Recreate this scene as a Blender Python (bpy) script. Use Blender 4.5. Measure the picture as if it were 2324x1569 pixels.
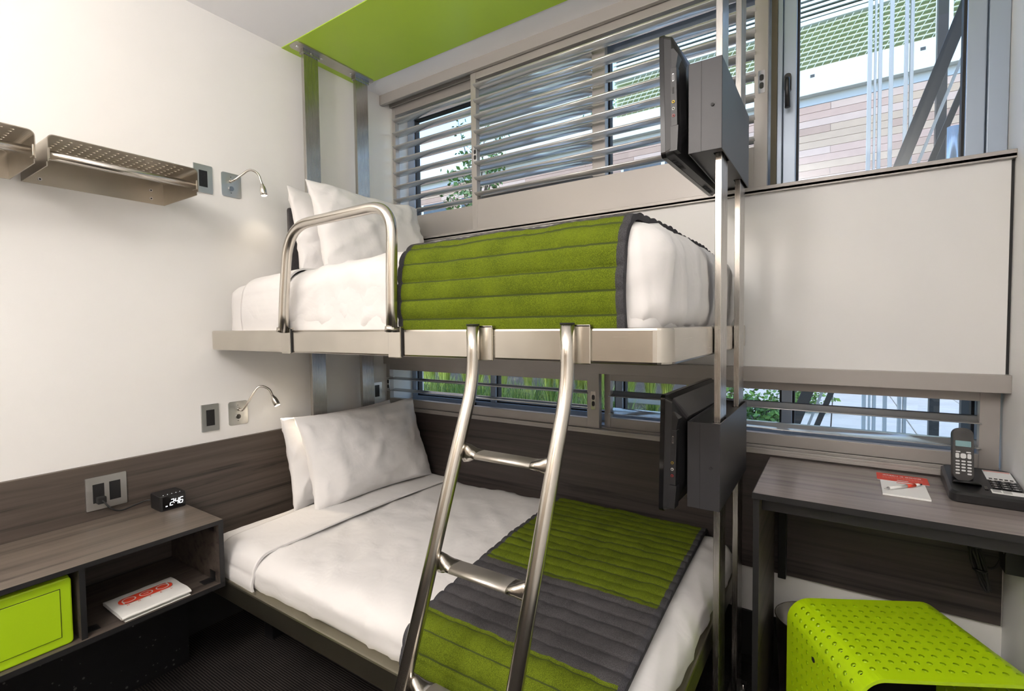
import bpy, bmesh, math, random
from mathutils import Vector, Matrix, noise

# ------------------------------------------------------------------ clear
for o in list(bpy.data.objects): bpy.data.objects.remove(o, do_unlink=True)
sc = bpy.context.scene
col = sc.collection
PI = math.pi

# ------------------------------------------------------------------ camera
cd = bpy.data.cameras.new('camera'); cam = bpy.data.objects.new('camera', cd); col.objects.link(cam)
cd.sensor_fit = 'HORIZONTAL'; cd.sensor_width = 36.0; cd.lens = 17.252; cd.clip_start = 0.02; cd.clip_end = 300
cam.matrix_world = Matrix(((0.8336, -0.012961, 0.552216, 2.20), (0.552255, 0.03985, -0.832722, -1.991),
                           (-0.011212, 0.999122, 0.040377, 1.25), (0, 0, 0, 1)))
sc.camera = cam

# ------------------------------------------------------------------ sky, sun, lamps of the room, added fill light, exposure
w = bpy.data.worlds.new('sky'); sc.world = w; w.use_nodes = True
nt = w.node_tree; nt.nodes.clear()
wo = nt.nodes.new('ShaderNodeOutputWorld'); bg = nt.nodes.new('ShaderNodeBackground'); sk = nt.nodes.new('ShaderNodeTexSky')
sk.sky_type = 'NISHITA'; sk.sun_disc = False; sk.sun_elevation = math.radians(52); sk.sun_rotation = math.radians(200)
sk.air_density = 1.0; sk.dust_density = 0.3; sk.ozone_density = 3.0
bg.inputs['Strength'].default_value = 0.56
nt.links.new(sk.outputs[0], bg.inputs[0]); nt.links.new(bg.outputs[0], wo.inputs[0])

sl = bpy.data.lights.new('sun', 'SUN'); sl.energy = 1.0; sl.angle = 0.009; sl.color = (1.0, 0.93, 0.82)
so = bpy.data.objects.new('sun', sl); col.objects.link(so)
so.rotation_euler = Vector((0.30, 0.62, -0.80)).to_track_quat('-Z', 'Y').to_euler()

def room_lamp(name, loc, radius, power, color):
    l = bpy.data.lights.new(name, 'POINT'); l.shadow_soft_size = radius; l.energy = power; l.color = color
    o = bpy.data.objects.new(name, l); col.objects.link(o); o.location = loc
    return o
room_lamp('ceiling_lamp_entry', (1.30, -2.75, 2.34), 0.14, 24, (1.0, 0.935, 0.86))
ul = bpy.data.lights.new('added_ceiling_fill', 'AREA'); ul.shape = 'DISK'; ul.size = 0.45; ul.energy = 55; ul.color = (1.0, 0.965, 0.93)  # added uplight out of view, soft fill that brightens the ceiling
uo = bpy.data.objects.new('added_ceiling_fill', ul); col.objects.link(uo); uo.location = (1.55, -3.15, 1.85); uo.rotation_euler = (math.radians(180), 0, 0)
room_lamp('wall_lamp_entry', (0.22, -2.45, 2.35), 0.08, 7, (1.0, 0.87, 0.70))

vs = sc.view_settings
vs.view_transform = 'Standard'; vs.look = 'None'; vs.gamma = 1.0; vs.use_curve_mapping = False; vs.exposure = 0.52

# ------------------------------------------------------------------ helpers
random.seed(7)
ORG = {}                                    # world origin of each object (things without rotation)

def tag(o, label=None, cat=None, group=None, kind=None):
    if label: o['label'] = label
    if cat: o['category'] = cat
    if group: o['group'] = group
    if kind: o['kind'] = kind
    return o

def thing(name, label, cat, loc=(0, 0, 0), rotz=0.0, group=None):
    o = bpy.data.objects.new(name, None); col.objects.link(o)
    o.location = loc; o.rotation_euler = (0, 0, rotz); o.empty_display_size = 0.05
    ORG[o.name] = Vector(loc) if abs(rotz) < 1e-6 else Vector((0, 0, 0))
    return tag(o, label, cat, group)

class MB:
    """collects polygons, then becomes ONE mesh object"""
    def __init__(s): s.v = []; s.f = []; s.sm = []; s.mi = []; s.cur = 0
    def add(s, verts, faces, smooth=False):
        n = len(s.v); s.v += [Vector(p) for p in verts]
        for f in faces: s.f.append([n + i for i in f]); s.sm.append(smooth); s.mi.append(s.cur)
        return s
    def box(s, x0, x1, y0, y1, z0, z1):
        P = [(x0, y0, z0), (x1, y0, z0), (x1, y1, z0), (x0, y1, z0), (x0, y0, z1), (x1, y0, z1), (x1, y1, z1), (x0, y1, z1)]
        return s.add(P, [(0, 3, 2, 1), (4, 5, 6, 7), (0, 1, 5, 4), (1, 2, 6, 5), (2, 3, 7, 6), (3, 0, 4, 7)])
    def prism(s, poly, axis, a, b, smooth=False):
        """poly: 2-d points, extruded along axis ('x': (y,z), 'y': (x,z), 'z': (x,y))"""
        def P(p, t):
            return {'x': (t, p[0], p[1]), 'y': (p[0], t, p[1]), 'z': (p[0], p[1], t)}[axis]
        n = len(poly); vs_ = [P(p, a) for p in poly] + [P(p, b) for p in poly]
        s.add(vs_, [tuple(range(n))[::-1], tuple(range(n, 2 * n))])
        m = len(s.v) - 2 * n
        for i in range(n):
            j = (i + 1) % n
            s.f.append([m + i, m + j, m + n + j, m + n + i]); s.sm.append(smooth); s.mi.append(s.cur)
        return s
    def tube(s, pts, r, n=14, caps=True, smooth=True):
        pts = [Vector(p) for p in pts]; N = len(pts)
        rr = r if isinstance(r, (list, tuple)) else [r] * N
        tans = []
        for i in range(N):
            a = pts[max(i - 1, 0)]; b = pts[min(i + 1, N - 1)]; tans.append((b - a).normalized())
        t0 = tans[0]; up = Vector((0, 0, 1)) if abs(t0.z) < 0.9 else Vector((1, 0, 0))
        nrm = (up - t0 * up.dot(t0)).normalized(); vs_ = []
        for i in range(N):
            t = tans[i]; nrm = (nrm - t * nrm.dot(t)).normalized(); b = t.cross(nrm)
            for k in range(n):
                a = 2 * PI * k / n
                vs_.append(pts[i] + (nrm * math.cos(a) + b * math.sin(a)) * rr[i])
        m = len(s.v); s.v += vs_
        for i in range(N - 1):
            for k in range(n):
                j = (k + 1) % n
                s.f.append([m + i * n + k, m + i * n + j, m + (i + 1) * n + j, m + (i + 1) * n + k]); s.sm.append(smooth); s.mi.append(s.cur)
        if caps:
            s.f.append([m + k for k in range(n)][::-1]); s.sm.append(False); s.mi.append(s.cur)
            s.f.append([m + (N - 1) * n + k for k in range(n)]); s.sm.append(False); s.mi.append(s.cur)
        return s
    def cyl(s, a, b, r, n=18, r2=None): return s.tube([a, b], [r, r if r2 is None else r2], n)
    def grid(s, fn, nu, nv, smooth=True, flip=False):
        m = len(s.v)
        for i in range(nu + 1):
            for j in range(nv + 1): s.v.append(Vector(fn(i / nu, j / nv)))
        for i in range(nu):
            for j in range(nv):
                q = [m + i * (nv + 1) + j, m + (i + 1) * (nv + 1) + j, m + (i + 1) * (nv + 1) + j + 1, m + i * (nv + 1) + j + 1]
                s.f.append(q[::-1] if flip else q); s.sm.append(smooth); s.mi.append(s.cur)
        return s
    def build(s, name, mats, parent=None, bev=0, seg=2, local=False, merge=0, label=None, fixn=False):
        me = bpy.data.meshes.new(name)
        if parent is None:
            lo = Vector((min(p.x for p in s.v), min(p.y for p in s.v), min(p.z for p in s.v)))
            hi = Vector((max(p.x for p in s.v), max(p.y for p in s.v), max(p.z for p in s.v)))
            org = Vector(((lo.x + hi.x) / 2, (lo.y + hi.y) / 2, lo.z)) if not local else Vector((0, 0, 0))
        else: org = Vector((0, 0, 0)) if local else ORG[parent.name]
        me.from_pydata([tuple(p - org) for p in s.v], [], s.f)
        for p, sm, mi in zip(me.polygons, s.sm, s.mi): p.use_smooth = sm; p.material_index = mi
        for mt in (mats if isinstance(mats, (list, tuple)) else [mats]): me.materials.append(mt)
        if merge or fixn:
            bm = bmesh.new(); bm.from_mesh(me)
            if merge: bmesh.ops.remove_doubles(bm, verts=bm.verts, dist=merge)
            bmesh.ops.recalc_face_normals(bm, faces=bm.faces); bm.to_mesh(me); bm.free()
        me.update()
        o = bpy.data.objects.new(name, me); col.objects.link(o)
        if parent is None: o.location = org
        else: o.parent = parent
        ORG[o.name] = org
        if label: o['label'] = label
        if bev:
            md = o.modifiers.new('bevel', 'BEVEL'); md.width = bev; md.segments = seg; md.limit_method = 'ANGLE'; md.angle_limit = math.radians(40)
            md.harden_normals = False
        return o

def BX(name, b, m, parent=None, bev=0, local=False, label=None, seg=2):
    return MB().box(*b).build(name, m, parent, bev, seg, local, label=label)

def arc(cx, cy, r, a0, a1, n):
    return [(cx + r * math.cos(math.radians(a0 + (a1 - a0) * i / n)), cy + r * math.sin(math.radians(a0 + (a1 - a0) * i / n))) for i in range(n + 1)]

def rrect(x0, x1, y0, y1, r, n=5):
    return arc(x1 - r, y1 - r, r, 0, 90, n) + arc(x0 + r, y1 - r, r, 90, 180, n) + arc(x0 + r, y0 + r, r, 180, 270, n) + arc(x1 - r, y0 + r, r, 270, 360, n)

def fillet(pts, r, n=6):
    """round the corners of a 3-d polyline"""
    pts = [Vector(p) for p in pts]; out = [pts[0]]
    for i in range(1, len(pts) - 1):
        p = pts[i]; a = (pts[i - 1] - p); b = (pts[i + 1] - p)
        d = min(r, a.length * 0.48, b.length * 0.48); A = p + a.normalized() * d; B = p + b.normalized() * d
        for k in range(n + 1):
            t = k / n; out.append(A * (1 - t) ** 2 + p * 2 * t * (1 - t) + B * t ** 2)
    out.append(pts[-1]); return out

def smooth_path(pts, n=8):
    pts = [Vector(p) for p in pts]; P = [pts[0] * 2 - pts[1]] + pts + [pts[-1] * 2 - pts[-2]]; out = []
    for i in range(1, len(P) - 2):
        for k in range(n):
            t = k / n; a, b, c, d = P[i - 1], P[i], P[i + 1], P[i + 2]
            out.append(0.5 * ((2 * b) + (c - a) * t + (2 * a - 5 * b + 4 * c - d) * t * t + (3 * b - a - 3 * c + d) * t ** 3))
    out.append(pts[-1]); return out

def text_mb(body, size, depth=0.0004):
    """returns verts and faces of lettering, centred, in the xy plane"""
    cu = bpy.data.curves.new('lettering', 'FONT'); cu.body = body; cu.size = size; cu.align_x = 'CENTER'; cu.align_y = 'CENTER'; cu.extrude = depth; cu.resolution_u = 3
    o = bpy.data.objects.new('lettering', cu); col.objects.link(o)
    dg = bpy.context.evaluated_depsgraph_get(); dg.update()
    me = bpy.data.meshes.new_from_object(o.evaluated_get(dg))
    v = [p.co.copy() for p in me.vertices]; f = [list(p.vertices) for p in me.polygons]
    bpy.data.objects.remove(o); bpy.data.curves.remove(cu); bpy.data.meshes.remove(me)
    return v, f

def fbm(p, o=4):
    return noise.fractal(Vector(p), 1.0, 2.0, o, noise_basis='PERLIN_ORIGINAL')

# ------------------------------------------------------------------ materials
def nodes(name):
    m = bpy.data.materials.new(name); m.use_nodes = True
    n = m.node_tree; b = n.nodes['Principled BSDF']; return m, n, b

def coords(n, scale, rot=(0, 0, 0), kind='Object'):
    tc = n.nodes.new('ShaderNodeTexCoord'); mp = n.nodes.new('ShaderNodeMapping')
    mp.inputs['Scale'].default_value = scale; mp.inputs['Rotation'].default_value = rot
    n.links.new(tc.outputs[kind], mp.inputs[0]); return mp

def mat(name, c, rough=0.5, metal=0.0, var=0.0, vscale=8, bump=0.0, bscale=200, coat=0.0, sheen=0.0, spec=0.5, emit=None, estr=0.0):
    m, n, b = nodes(name)
    b.inputs['Base Color'].default_value = (*c, 1); b.inputs['Roughness'].default_value = rough; b.inputs['Metallic'].default_value = metal
    b.inputs['Specular IOR Level'].default_value = spec
    if coat: b.inputs['Coat Weight'].default_value = coat; b.inputs['Coat Roughness'].default_value = 0.15
    if sheen: b.inputs['Sheen Weight'].default_value = sheen
    if emit: b.inputs['Emission Color'].default_value = (*emit, 1); b.inputs['Emission Strength'].default_value = estr
    if var:
        mp = coords(n, (1, 1, 1)); t = n.nodes.new('ShaderNodeTexNoise'); t.inputs['Scale'].default_value = vscale; t.inputs['Detail'].default_value = 6
        n.links.new(mp.outputs[0], t.inputs['Vector'])
        r = n.nodes.new('ShaderNodeValToRGB'); r.color_ramp.elements[0].position = 0.3; r.color_ramp.elements[1].position = 0.7
        r.color_ramp.elements[0].color = (*[max(0, x * (1 - var)) for x in c], 1); r.color_ramp.elements[1].color = (*[min(1, x * (1 + var)) for x in c], 1)
        n.links.new(t.outputs['Fac'], r.inputs[0]); n.links.new(r.outputs[0], b.inputs['Base Color'])
    if bump:
        mp = coords(n, (1, 1, 1)); t = n.nodes.new('ShaderNodeTexNoise'); t.inputs['Scale'].default_value = bscale; t.inputs['Detail'].default_value = 4
        n.links.new(mp.outputs[0], t.inputs['Vector'])
        bp = n.nodes.new('ShaderNodeBump'); bp.inputs['Strength'].default_value = bump; bp.inputs['Distance'].default_value = 0.002
        n.links.new(t.outputs['Fac'], bp.inputs['Height']); n.links.new(bp.outputs[0], b.inputs['Normal'])
    return m

def brushed(name, c, rough=0.32, axis='x', strength=0.12, metal=1.0):
    m, n, b = nodes(name); b.inputs['Metallic'].default_value = metal
    sc_ = {'x': (8, 1300, 1300), 'y': (1300, 8, 1300), 'z': (1300, 1300, 8), 'h': (8, 8, 1300)}[axis]
    mp = coords(n, sc_); t = n.nodes.new('ShaderNodeTexNoise'); t.inputs['Scale'].default_value = 1.0; t.inputs['Detail'].default_value = 5
    n.links.new(mp.outputs[0], t.inputs['Vector'])
    mp2 = coords(n, (1, 1, 1)); t2 = n.nodes.new('ShaderNodeTexNoise'); t2.inputs['Scale'].default_value = 6; t2.inputs['Detail'].default_value = 5
    n.links.new(mp2.outputs[0], t2.inputs['Vector'])
    r = n.nodes.new('ShaderNodeMapRange'); r.inputs['To Min'].default_value = rough - 0.03; r.inputs['To Max'].default_value = rough + 0.06
    n.links.new(t.outputs['Fac'], r.inputs['Value']); n.links.new(r.outputs[0], b.inputs['Roughness'])
    rc = n.nodes.new('ShaderNodeValToRGB'); rc.color_ramp.elements[0].position = 0.25; rc.color_ramp.elements[1].position = 0.75
    rc.color_ramp.elements[0].color = (*[x * 0.86 for x in c], 1); rc.color_ramp.elements[1].color = (*[min(1, x * 1.08) for x in c], 1)
    n.links.new(t2.outputs['Fac'], rc.inputs[0]); n.links.new(rc.outputs[0], b.inputs['Base Color'])
    bp = n.nodes.new('ShaderNodeBump'); bp.inputs['Strength'].default_value = strength; bp.inputs['Distance'].default_value = 0.0001
    n.links.new(t.outputs['Fac'], bp.inputs['Height']); n.links.new(bp.outputs[0], b.inputs['Normal'])
    return m

def wood(name, dark, light, axis='y', rough=0.5, freq=34.0):
    m, n, b = nodes(name)
    k = {'x': (0.9, freq, freq), 'y': (freq, 0.9, freq)}[axis]
    mp = coords(n, k)
    d = n.nodes.new('ShaderNodeTexNoise'); d.inputs['Scale'].default_value = 0.35; d.inputs['Detail'].default_value = 3
    n.links.new(mp.outputs[0], d.inputs['Vector'])
    mix = n.nodes.new('ShaderNodeMixRGB'); mix.blend_type = 'ADD'; mix.inputs[0].default_value = 1.2
    n.links.new(mp.outputs[0], mix.inputs[1]); n.links.new(d.outputs['Color'], mix.inputs[2])
    t = n.nodes.new('ShaderNodeTexNoise'); t.inputs['Scale'].default_value = 1.0; t.inputs['Detail'].default_value = 9; t.inputs['Roughness'].default_value = 0.62; t.inputs['Distortion'].default_value = 0.6
    n.links.new(mix.outputs[0], t.inputs['Vector'])
    r = n.nodes.new('ShaderNodeValToRGB'); e = r.color_ramp.elements
    e[0].position = 0.35; e[1].position = 0.64; e[0].color = (*dark, 1); e[1].color = (*light, 1)
    e2 = e.new(0.44); e2.color = (*[0.55 * a + 0.45 * c for a, c in zip(light, dark)], 1)
    n.links.new(t.outputs['Fac'], r.inputs[0]); n.links.new(r.outputs[0], b.inputs['Base Color'])
    b.inputs['Roughness'].default_value = rough
    bp = n.nodes.new('ShaderNodeBump'); bp.inputs['Strength'].default_value = 0.35; bp.inputs['Distance'].default_value = 0.0012
    n.links.new(t.outputs['Fac'], bp.inputs['Height']); n.links.new(bp.outputs[0], b.inputs['Normal'])
    return m

def weave(name, c1, c2, scale=420, rough=0.9):
    m, n, b = nodes(name); b.inputs['Roughness'].default_value = rough; b.inputs['Specular IOR Level'].default_value = 0.2
    mp = coords(n, (1, 1, 1)); t = n.nodes.new('ShaderNodeTexVoronoi'); t.inputs['Scale'].default_value = scale
    n.links.new(mp.outputs[0], t.inputs['Vector'])
    t2 = n.nodes.new('ShaderNodeTexNoise'); t2.inputs['Scale'].default_value = 14; t2.inputs['Detail'].default_value = 5
    n.links.new(mp.outputs[0], t2.inputs['Vector'])
    ad = n.nodes.new('ShaderNodeMath'); ad.operation = 'MULTIPLY_ADD'; ad.inputs[1].default_value = 0.55
    n.links.new(t2.outputs['Fac'], ad.inputs[0]); n.links.new(t.outputs['Distance'], ad.inputs[2])
    r = n.nodes.new('ShaderNodeValToRGB'); e = r.color_ramp.elements
    e[0].position = 0.35; e[1].position = 0.95; e[0].color = (*c1, 1); e[1].color = (*c2, 1)
    n.links.new(ad.outputs[0], r.inputs[0]); n.links.new(r.outputs[0], b.inputs['Base Color'])
    bp = n.nodes.new('ShaderNodeBump'); bp.inputs['Strength'].default_value = 0.4; bp.inputs['Distance'].default_value = 0.001
    n.links.new(t.outputs['Distance'], bp.inputs['Height']); n.links.new(bp.outputs[0], b.inputs['Normal'])
    return m

def linen(name, c):
    m, n, b = nodes(name); b.inputs['Base Color'].default_value = (*c, 1); b.inputs['Roughness'].default_value = 0.85
    b.inputs['Specular IOR Level'].default_value = 0.25; b.inputs['Sheen Weight'].default_value = 0.05
    mp = coords(n, (1, 1, 1)); t = n.nodes.new('ShaderNodeTexNoise'); t.inputs['Scale'].default_value = 9; t.inputs['Detail'].default_value = 3; t.inputs['Distortion'].default_value = 0.8
    n.links.new(mp.outputs[0], t.inputs['Vector'])
    bp = n.nodes.new('ShaderNodeBump'); bp.inputs['Strength'].default_value = 0.42; bp.inputs['Distance'].default_value = 0.008
    n.links.new(t.outputs['Fac'], bp.inputs['Height']); n.links.new(bp.outputs[0], b.inputs['Normal'])
    return m

def glass(name, tint=(0.96, 0.98, 0.97)):
    m = bpy.data.materials.new(name); m.use_nodes = True; n = m.node_tree; n.nodes.clear()
    o = n.nodes.new('ShaderNodeOutputMaterial'); tr = n.nodes.new('ShaderNodeBsdfTransparent'); gl = n.nodes.new('ShaderNodeBsdfGlossy'); mx = n.nodes.new('ShaderNodeMixShader')
    lw = n.nodes.new('ShaderNodeLayerWeight'); lw.inputs['Blend'].default_value = 0.5
    pw = n.nodes.new('ShaderNodeMath'); pw.operation = 'POWER'; pw.inputs[1].default_value = 5.0
    ma = n.nodes.new('ShaderNodeMath'); ma.operation = 'MULTIPLY_ADD'; ma.inputs[1].default_value = 0.92; ma.inputs[2].default_value = 0.035
    tr.inputs[0].default_value = (*tint, 1); gl.inputs['Roughness'].default_value = 0.02
    n.links.new(lw.outputs['Facing'], pw.inputs[0]); n.links.new(pw.outputs[0], ma.inputs[0])
    n.links.new(ma.outputs[0], mx.inputs[0]); n.links.new(tr.outputs[0], mx.inputs[1]); n.links.new(gl.outputs[0], mx.inputs[2]); n.links.new(mx.outputs[0], o.inputs[0])
    return m

def speckle(name):
    m, n, b = nodes(name); b.inputs['Roughness'].default_value = 0.45
    mp = coords(n, (1, 1, 1)); v = n.nodes.new('ShaderNodeTexVoronoi'); v.inputs['Scale'].default_value = 55
    n.links.new(mp.outputs[0], v.inputs['Vector'])
    r = n.nodes.new('ShaderNodeValToRGB'); r.color_ramp.interpolation = 'CONSTANT'; e = r.color_ramp.elements
    e[0].position = 0; e[0].color = (0.11, 0.105, 0.10, 1); e[1].position = 0.13; e[1].color = (0.006, 0.006, 0.007, 1)
    t = n.nodes.new('ShaderNodeTexNoise'); t.inputs['Scale'].default_value = 18; n.links.new(mp.outputs[0], t.inputs['Vector'])
    a = n.nodes.new('ShaderNodeMath'); a.operation = 'MULTIPLY_ADD'; a.inputs[1].default_value = -0.9
    b2 = n.nodes.new('ShaderNodeMath'); b2.operation = 'ADD'; b2.inputs[1].default_value = 0.52
    n.links.new(t.outputs['Fac'], a.inputs[0]); n.links.new(v.outputs['Distance'], a.inputs[2]); n.links.new(a.outputs[0], b2.inputs[0])
    n.links.new(b2.outputs[0], r.inputs[0]); n.links.new(r.outputs[0], b.inputs['Base Color'])
    return m

def carpet(name):
    m, n, b = nodes(name); b.inputs['Roughness'].default_value = 1.0; b.inputs['Specular IOR Level'].default_value = 0.1
    mp = coords(n, (1, 1, 1), (0, 0, 0.0)); wv = n.nodes.new('ShaderNodeTexWave'); wv.inputs['Scale'].default_value = 38; wv.inputs['Distortion'].default_value = 1.0; wv.bands_direction = 'Y'
    n.links.new(mp.outputs[0], wv.inputs['Vector'])
    t = n.nodes.new('ShaderNodeTexNoise'); t.inputs['Scale'].default_value = 5; t.inputs['Detail'].default_value = 8; n.links.new(mp.outputs[0], t.inputs['Vector'])
    mx = n.nodes.new('ShaderNodeMath'); mx.operation = 'MULTIPLY'; n.links.new(wv.outputs['Fac'], mx.inputs[0]); n.links.new(t.outputs['Fac'], mx.inputs[1])
    r = n.nodes.new('ShaderNodeValToRGB'); e = r.color_ramp.elements; e[0].color = (0.006, 0.0055, 0.006, 1); e[1].color = (0.055, 0.047, 0.042, 1); e[1].position = 0.7
    n.links.new(mx.outputs[0], r.inputs[0]); n.links.new(r.outputs[0], b.inputs['Base Color'])
    bp = n.nodes.new('ShaderNodeBump'); bp.inputs['Strength'].default_value = 0.5; bp.inputs['Distance'].default_value = 0.003
    n.links.new(wv.outputs['Fac'], bp.inputs['Height']); n.links.new(bp.outputs[0], b.inputs['Normal'])
    return m

WALL = mat('wall_paint', (0.83, 0.82, 0.80), 0.6, var=0.015, vscale=3, bump=0.05, bscale=350)
WALLR = mat('wall_paint_right', (0.90, 0.90, 0.90), 0.55, bump=0.05, bscale=350)
CEIL = mat('ceiling_paint', (0.88, 0.88, 0.90), 0.8, bump=0.04, bscale=300)
GREENC = mat('ceiling_green', (0.45, 0.66, 0.05), 0.36, var=0.02, vscale=2)
SPAND = mat('spandrel_panel', (0.78, 0.78, 0.775), 0.32, var=0.01, vscale=2)
FLOOR = carpet('carpet')
TAUPE = mat('taupe_metal', (0.40, 0.378, 0.36), 0.38, metal=0.25)
FRAME = mat('window_frame_sky_tint', (0.40, 0.47, 0.57), 0.30, metal=0.35)  # silver frame metal with the blue sky reflection put into its colour
FRAMED = mat('frame_gasket', (0.02, 0.02, 0.022), 0.6)
OLIVE = mat('frame_gap_olive', (0.13, 0.11, 0.07), 0.6)
LOUV = mat('louver_metal', (0.78, 0.775, 0.76), 0.17, metal=0.6)
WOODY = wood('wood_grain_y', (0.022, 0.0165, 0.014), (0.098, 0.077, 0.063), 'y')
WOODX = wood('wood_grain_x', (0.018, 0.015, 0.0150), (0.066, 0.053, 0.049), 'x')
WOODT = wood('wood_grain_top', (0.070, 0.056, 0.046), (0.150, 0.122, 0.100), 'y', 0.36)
WOODD = wood('wood_grain_desk', (0.19, 0.162, 0.153), (0.30, 0.26, 0.245), 'x', 0.22)
EDGE = mat('dark_edge_band', (0.012, 0.012, 0.013), 0.5)
BLACK = mat('black_plastic', (0.010, 0.010, 0.011), 0.38)
BLACKG = mat('black_gloss', (0.006, 0.006, 0.007), 0.10)
RUBBER = mat('black_rubber', (0.012, 0.012, 0.012), 0.7)
CHAR = mat('charcoal_steel', (0.036, 0.036, 0.040), 0.40, metal=0.1, bump=0.06, bscale=900)
TVB = mat('tv_shell', (0.020, 0.020, 0.022), 0.36, bump=0.05, bscale=800)
STX = brushed('brushed_steel_x', (0.60, 0.565, 0.505), 0.24, 'h', 0.03)
STY = brushed('brushed_steel_y', (0.60, 0.575, 0.53), 0.30, 'y')
STZ = brushed('brushed_steel_z', (0.50, 0.48, 0.455), 0.25, 'z')
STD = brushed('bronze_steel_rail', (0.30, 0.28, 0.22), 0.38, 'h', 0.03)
STSH = brushed('shelf_steel', (0.46, 0.415, 0.35), 0.30, 'y')
TUBE = mat('satin_tube', (0.62, 0.585, 0.53), 0.24, metal=1.0)
CHROME = mat('chrome', (0.75, 0.75, 0.75), 0.12, metal=1.0)
PLATE = brushed('plate_steel', (0.60, 0.60, 0.60), 0.34, 'y')
LINEN = linen('white_linen', (0.73, 0.715, 0.705))
LINENP = linen('white_pillowcase', (0.76, 0.745, 0.735))
QGREEN = weave('quilt_green', (0.028, 0.045, 0.002), (0.125, 0.165, 0.006), 620)
QGREY = weave('quilt_grey', (0.028, 0.027, 0.029), (0.075, 0.071, 0.074), 500)
QBIND = weave('quilt_binding', (0.022, 0.022, 0.026), (0.065, 0.064, 0.070), 600)
QST1 = mat('stitch_green', (0.036, 0.052, 0.003), 0.9); QST2 = mat('stitch_grey', (0.025, 0.024, 0.026), 0.9)
LIME = mat('lime_powder_coat', (0.46, 0.70, 0.006), 0.34, coat=0.15)
LIMES = mat('lime_safe', (0.40, 0.62, 0.008), 0.42)
PAPER = mat('white_paper', (0.88, 0.88, 0.88), 0.7)
BAGW = mat('white_bag_plastic', (0.80, 0.79, 0.75), 0.35)
RED = mat('red_print', (0.72, 0.06, 0.025), 0.5)
REDC = mat('red_card', (0.80, 0.065, 0.035), 0.45)
WHITEP = mat('white_print', (0.85, 0.85, 0.84), 0.5)
LED = mat('led_digits', (0.9, 0.95, 1.0), 0.5, emit=(0.92, 0.96, 1.0), estr=1.5)
LEDL = mat('led_lamp_face', (1, 1, 1), 0.5, emit=(1.0, 0.93, 0.82), estr=9.0)
YEL = mat('jack_yellow', (0.42, 0.28, 0.03), 0.35, metal=0.6); WHT = mat('jack_white', (0.5, 0.5, 0.48), 0.35); JRED = mat('jack_red', (0.28, 0.02, 0.02), 0.35)
GLASS = glass('clear_glass')
DARKG = mat('dark_window_glass', (0.03, 0.035, 0.04), 0.08)
SPECK = speckle('black_terrazzo')

# ================================================================== SETTING
XR, ZC = 2.62, 2.572
def struct(name, mb, m, parent=None, bev=0, label=None, cat=None):
    o = mb.build(name, m, parent, bev)
    if parent is None: o['kind'] = 'structure'
    if label: o['label'] = label
    return o
struct('floor', MB().box(-0.15, XR + 0.15, -3.75, 0.30, -0.10, 0.0), FLOOR, label='dark ribbed carpet floor')
struct('ceiling', MB().box(-0.15, XR + 0.15, -3.75, 0.30, ZC, ZC + 0.25), CEIL, label='white painted ceiling')
struct('wall_left', MB().box(-0.15, 0, -3.75, 0.30, 0, ZC), WALL, label='white left wall with shelves and reading lamps')
struct('wall_right', MB().box(XR, XR + 0.15, -3.75, 0.30, 0, ZC), WALLR, label='bright white right wall beside the desk')
struct('wall_front', MB().box(0, XR, -3.75, -3.60, 0, ZC), mat('entry_wall_taupe', (0.36, 0.31, 0.26), 0.6), label='taupe wall at the entry side')
struct('wall_back', MB().box(0, XR, 0.0, 0.28, 0.0, 0.775).box(0, XR, 0.012, 0.28, 1.075, 1.72), WALL, label='white window wall below and between the windows')
# green ceiling field, flush board with its own edge
struct('trim_1', MB().box(0.0, XR, -0.61, -0.150, ZC - 0.003, ZC + 0.004), GREENC, label='lime green painted field on the ceiling')
# spandrel panel, sill, header and mid trim
struct('trim_2', MB().box(0.0, XR - 0.008, -0.002, 0.011, 1.080, 1.716), SPAND, bev=0.001, label='smooth white spandrel panel between upper and lower windows')
struct('trim_9', MB().box(XR - 0.0075, XR - 0.0005, 0.004, 0.0118, 1.092, 1.712), EDGE, label='dark strip standing in for the shaded gap at the edge of the spandrel panel')  # shade of the open gap put in as a dark strip
struct('trim_3', MB().box(0.0, XR, -0.016, 0.30, 1.717, 1.727).box(0.0, XR, -0.016, -0.006, 1.713, 1.738).box(0, XR, 0.052, 0.062, 1.727, 1.737), TAUPE, bev=0.001, label='grey metal sill with sliding tracks under the upper windows')
struct('trim_4', MB().box(0.0, XR, -0.018, 0.002, 2.518, ZC).box(0.0, XR, 0.002, 0.14, 2.548, ZC).box(0, XR, 0.056, 0.064, 2.530, 2.55), TAUPE, bev=0.001, label='taupe metal header above the upper windows')
struct('trim_5', MB().box(0.0, XR, -0.030, 0.0, 1.038, 1.091).box(0, XR, 0.0, 0.10, 1.062, 1.076).box(0, XR, 0.024, 0.034, 1.045, 1.065), TAUPE, bev=0.001, label='taupe metal rail above the low windows')
struct('trim_6', MB().box(0.0, XR, -0.024, 0.30, 0.775, 0.786).box(0, XR, -0.024, -0.014, 0.786, 0.795).box(0, XR, 0.026, 0.034, 0.786, 0.796).box(0, XR, 0.075, 0.085, 0.786, 0.796), TAUPE, bev=0.001, label='taupe metal track below the low windows')
struct('trim_7', MB().box(0.0, 0.018, -3.60, -0.018, 0.345, 0.774), WOODY, bev=0.001, label='dark woodgrain wainscot panel on the left wall')
struct('trim_8', MB().box(0.0, XR - 0.006, -0.018, -0.001, 0.345, 0.774), WOODX, bev=0.001, label='dark woodgrain wainscot panel under the low windows')
struct('baseboard_left', MB().box(0, 0.012, -3.60, -0.012, 0, 0.172).box(0, 0.014, -3.6, -0.012, 0.172, 0.19), [RUBBER], label='black rubber base on the left wall')
struct('baseboard_back', MB().box(0, XR, -0.012, 0, 0, 0.172), RUBBER, label='black rubber base under the windows')
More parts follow.
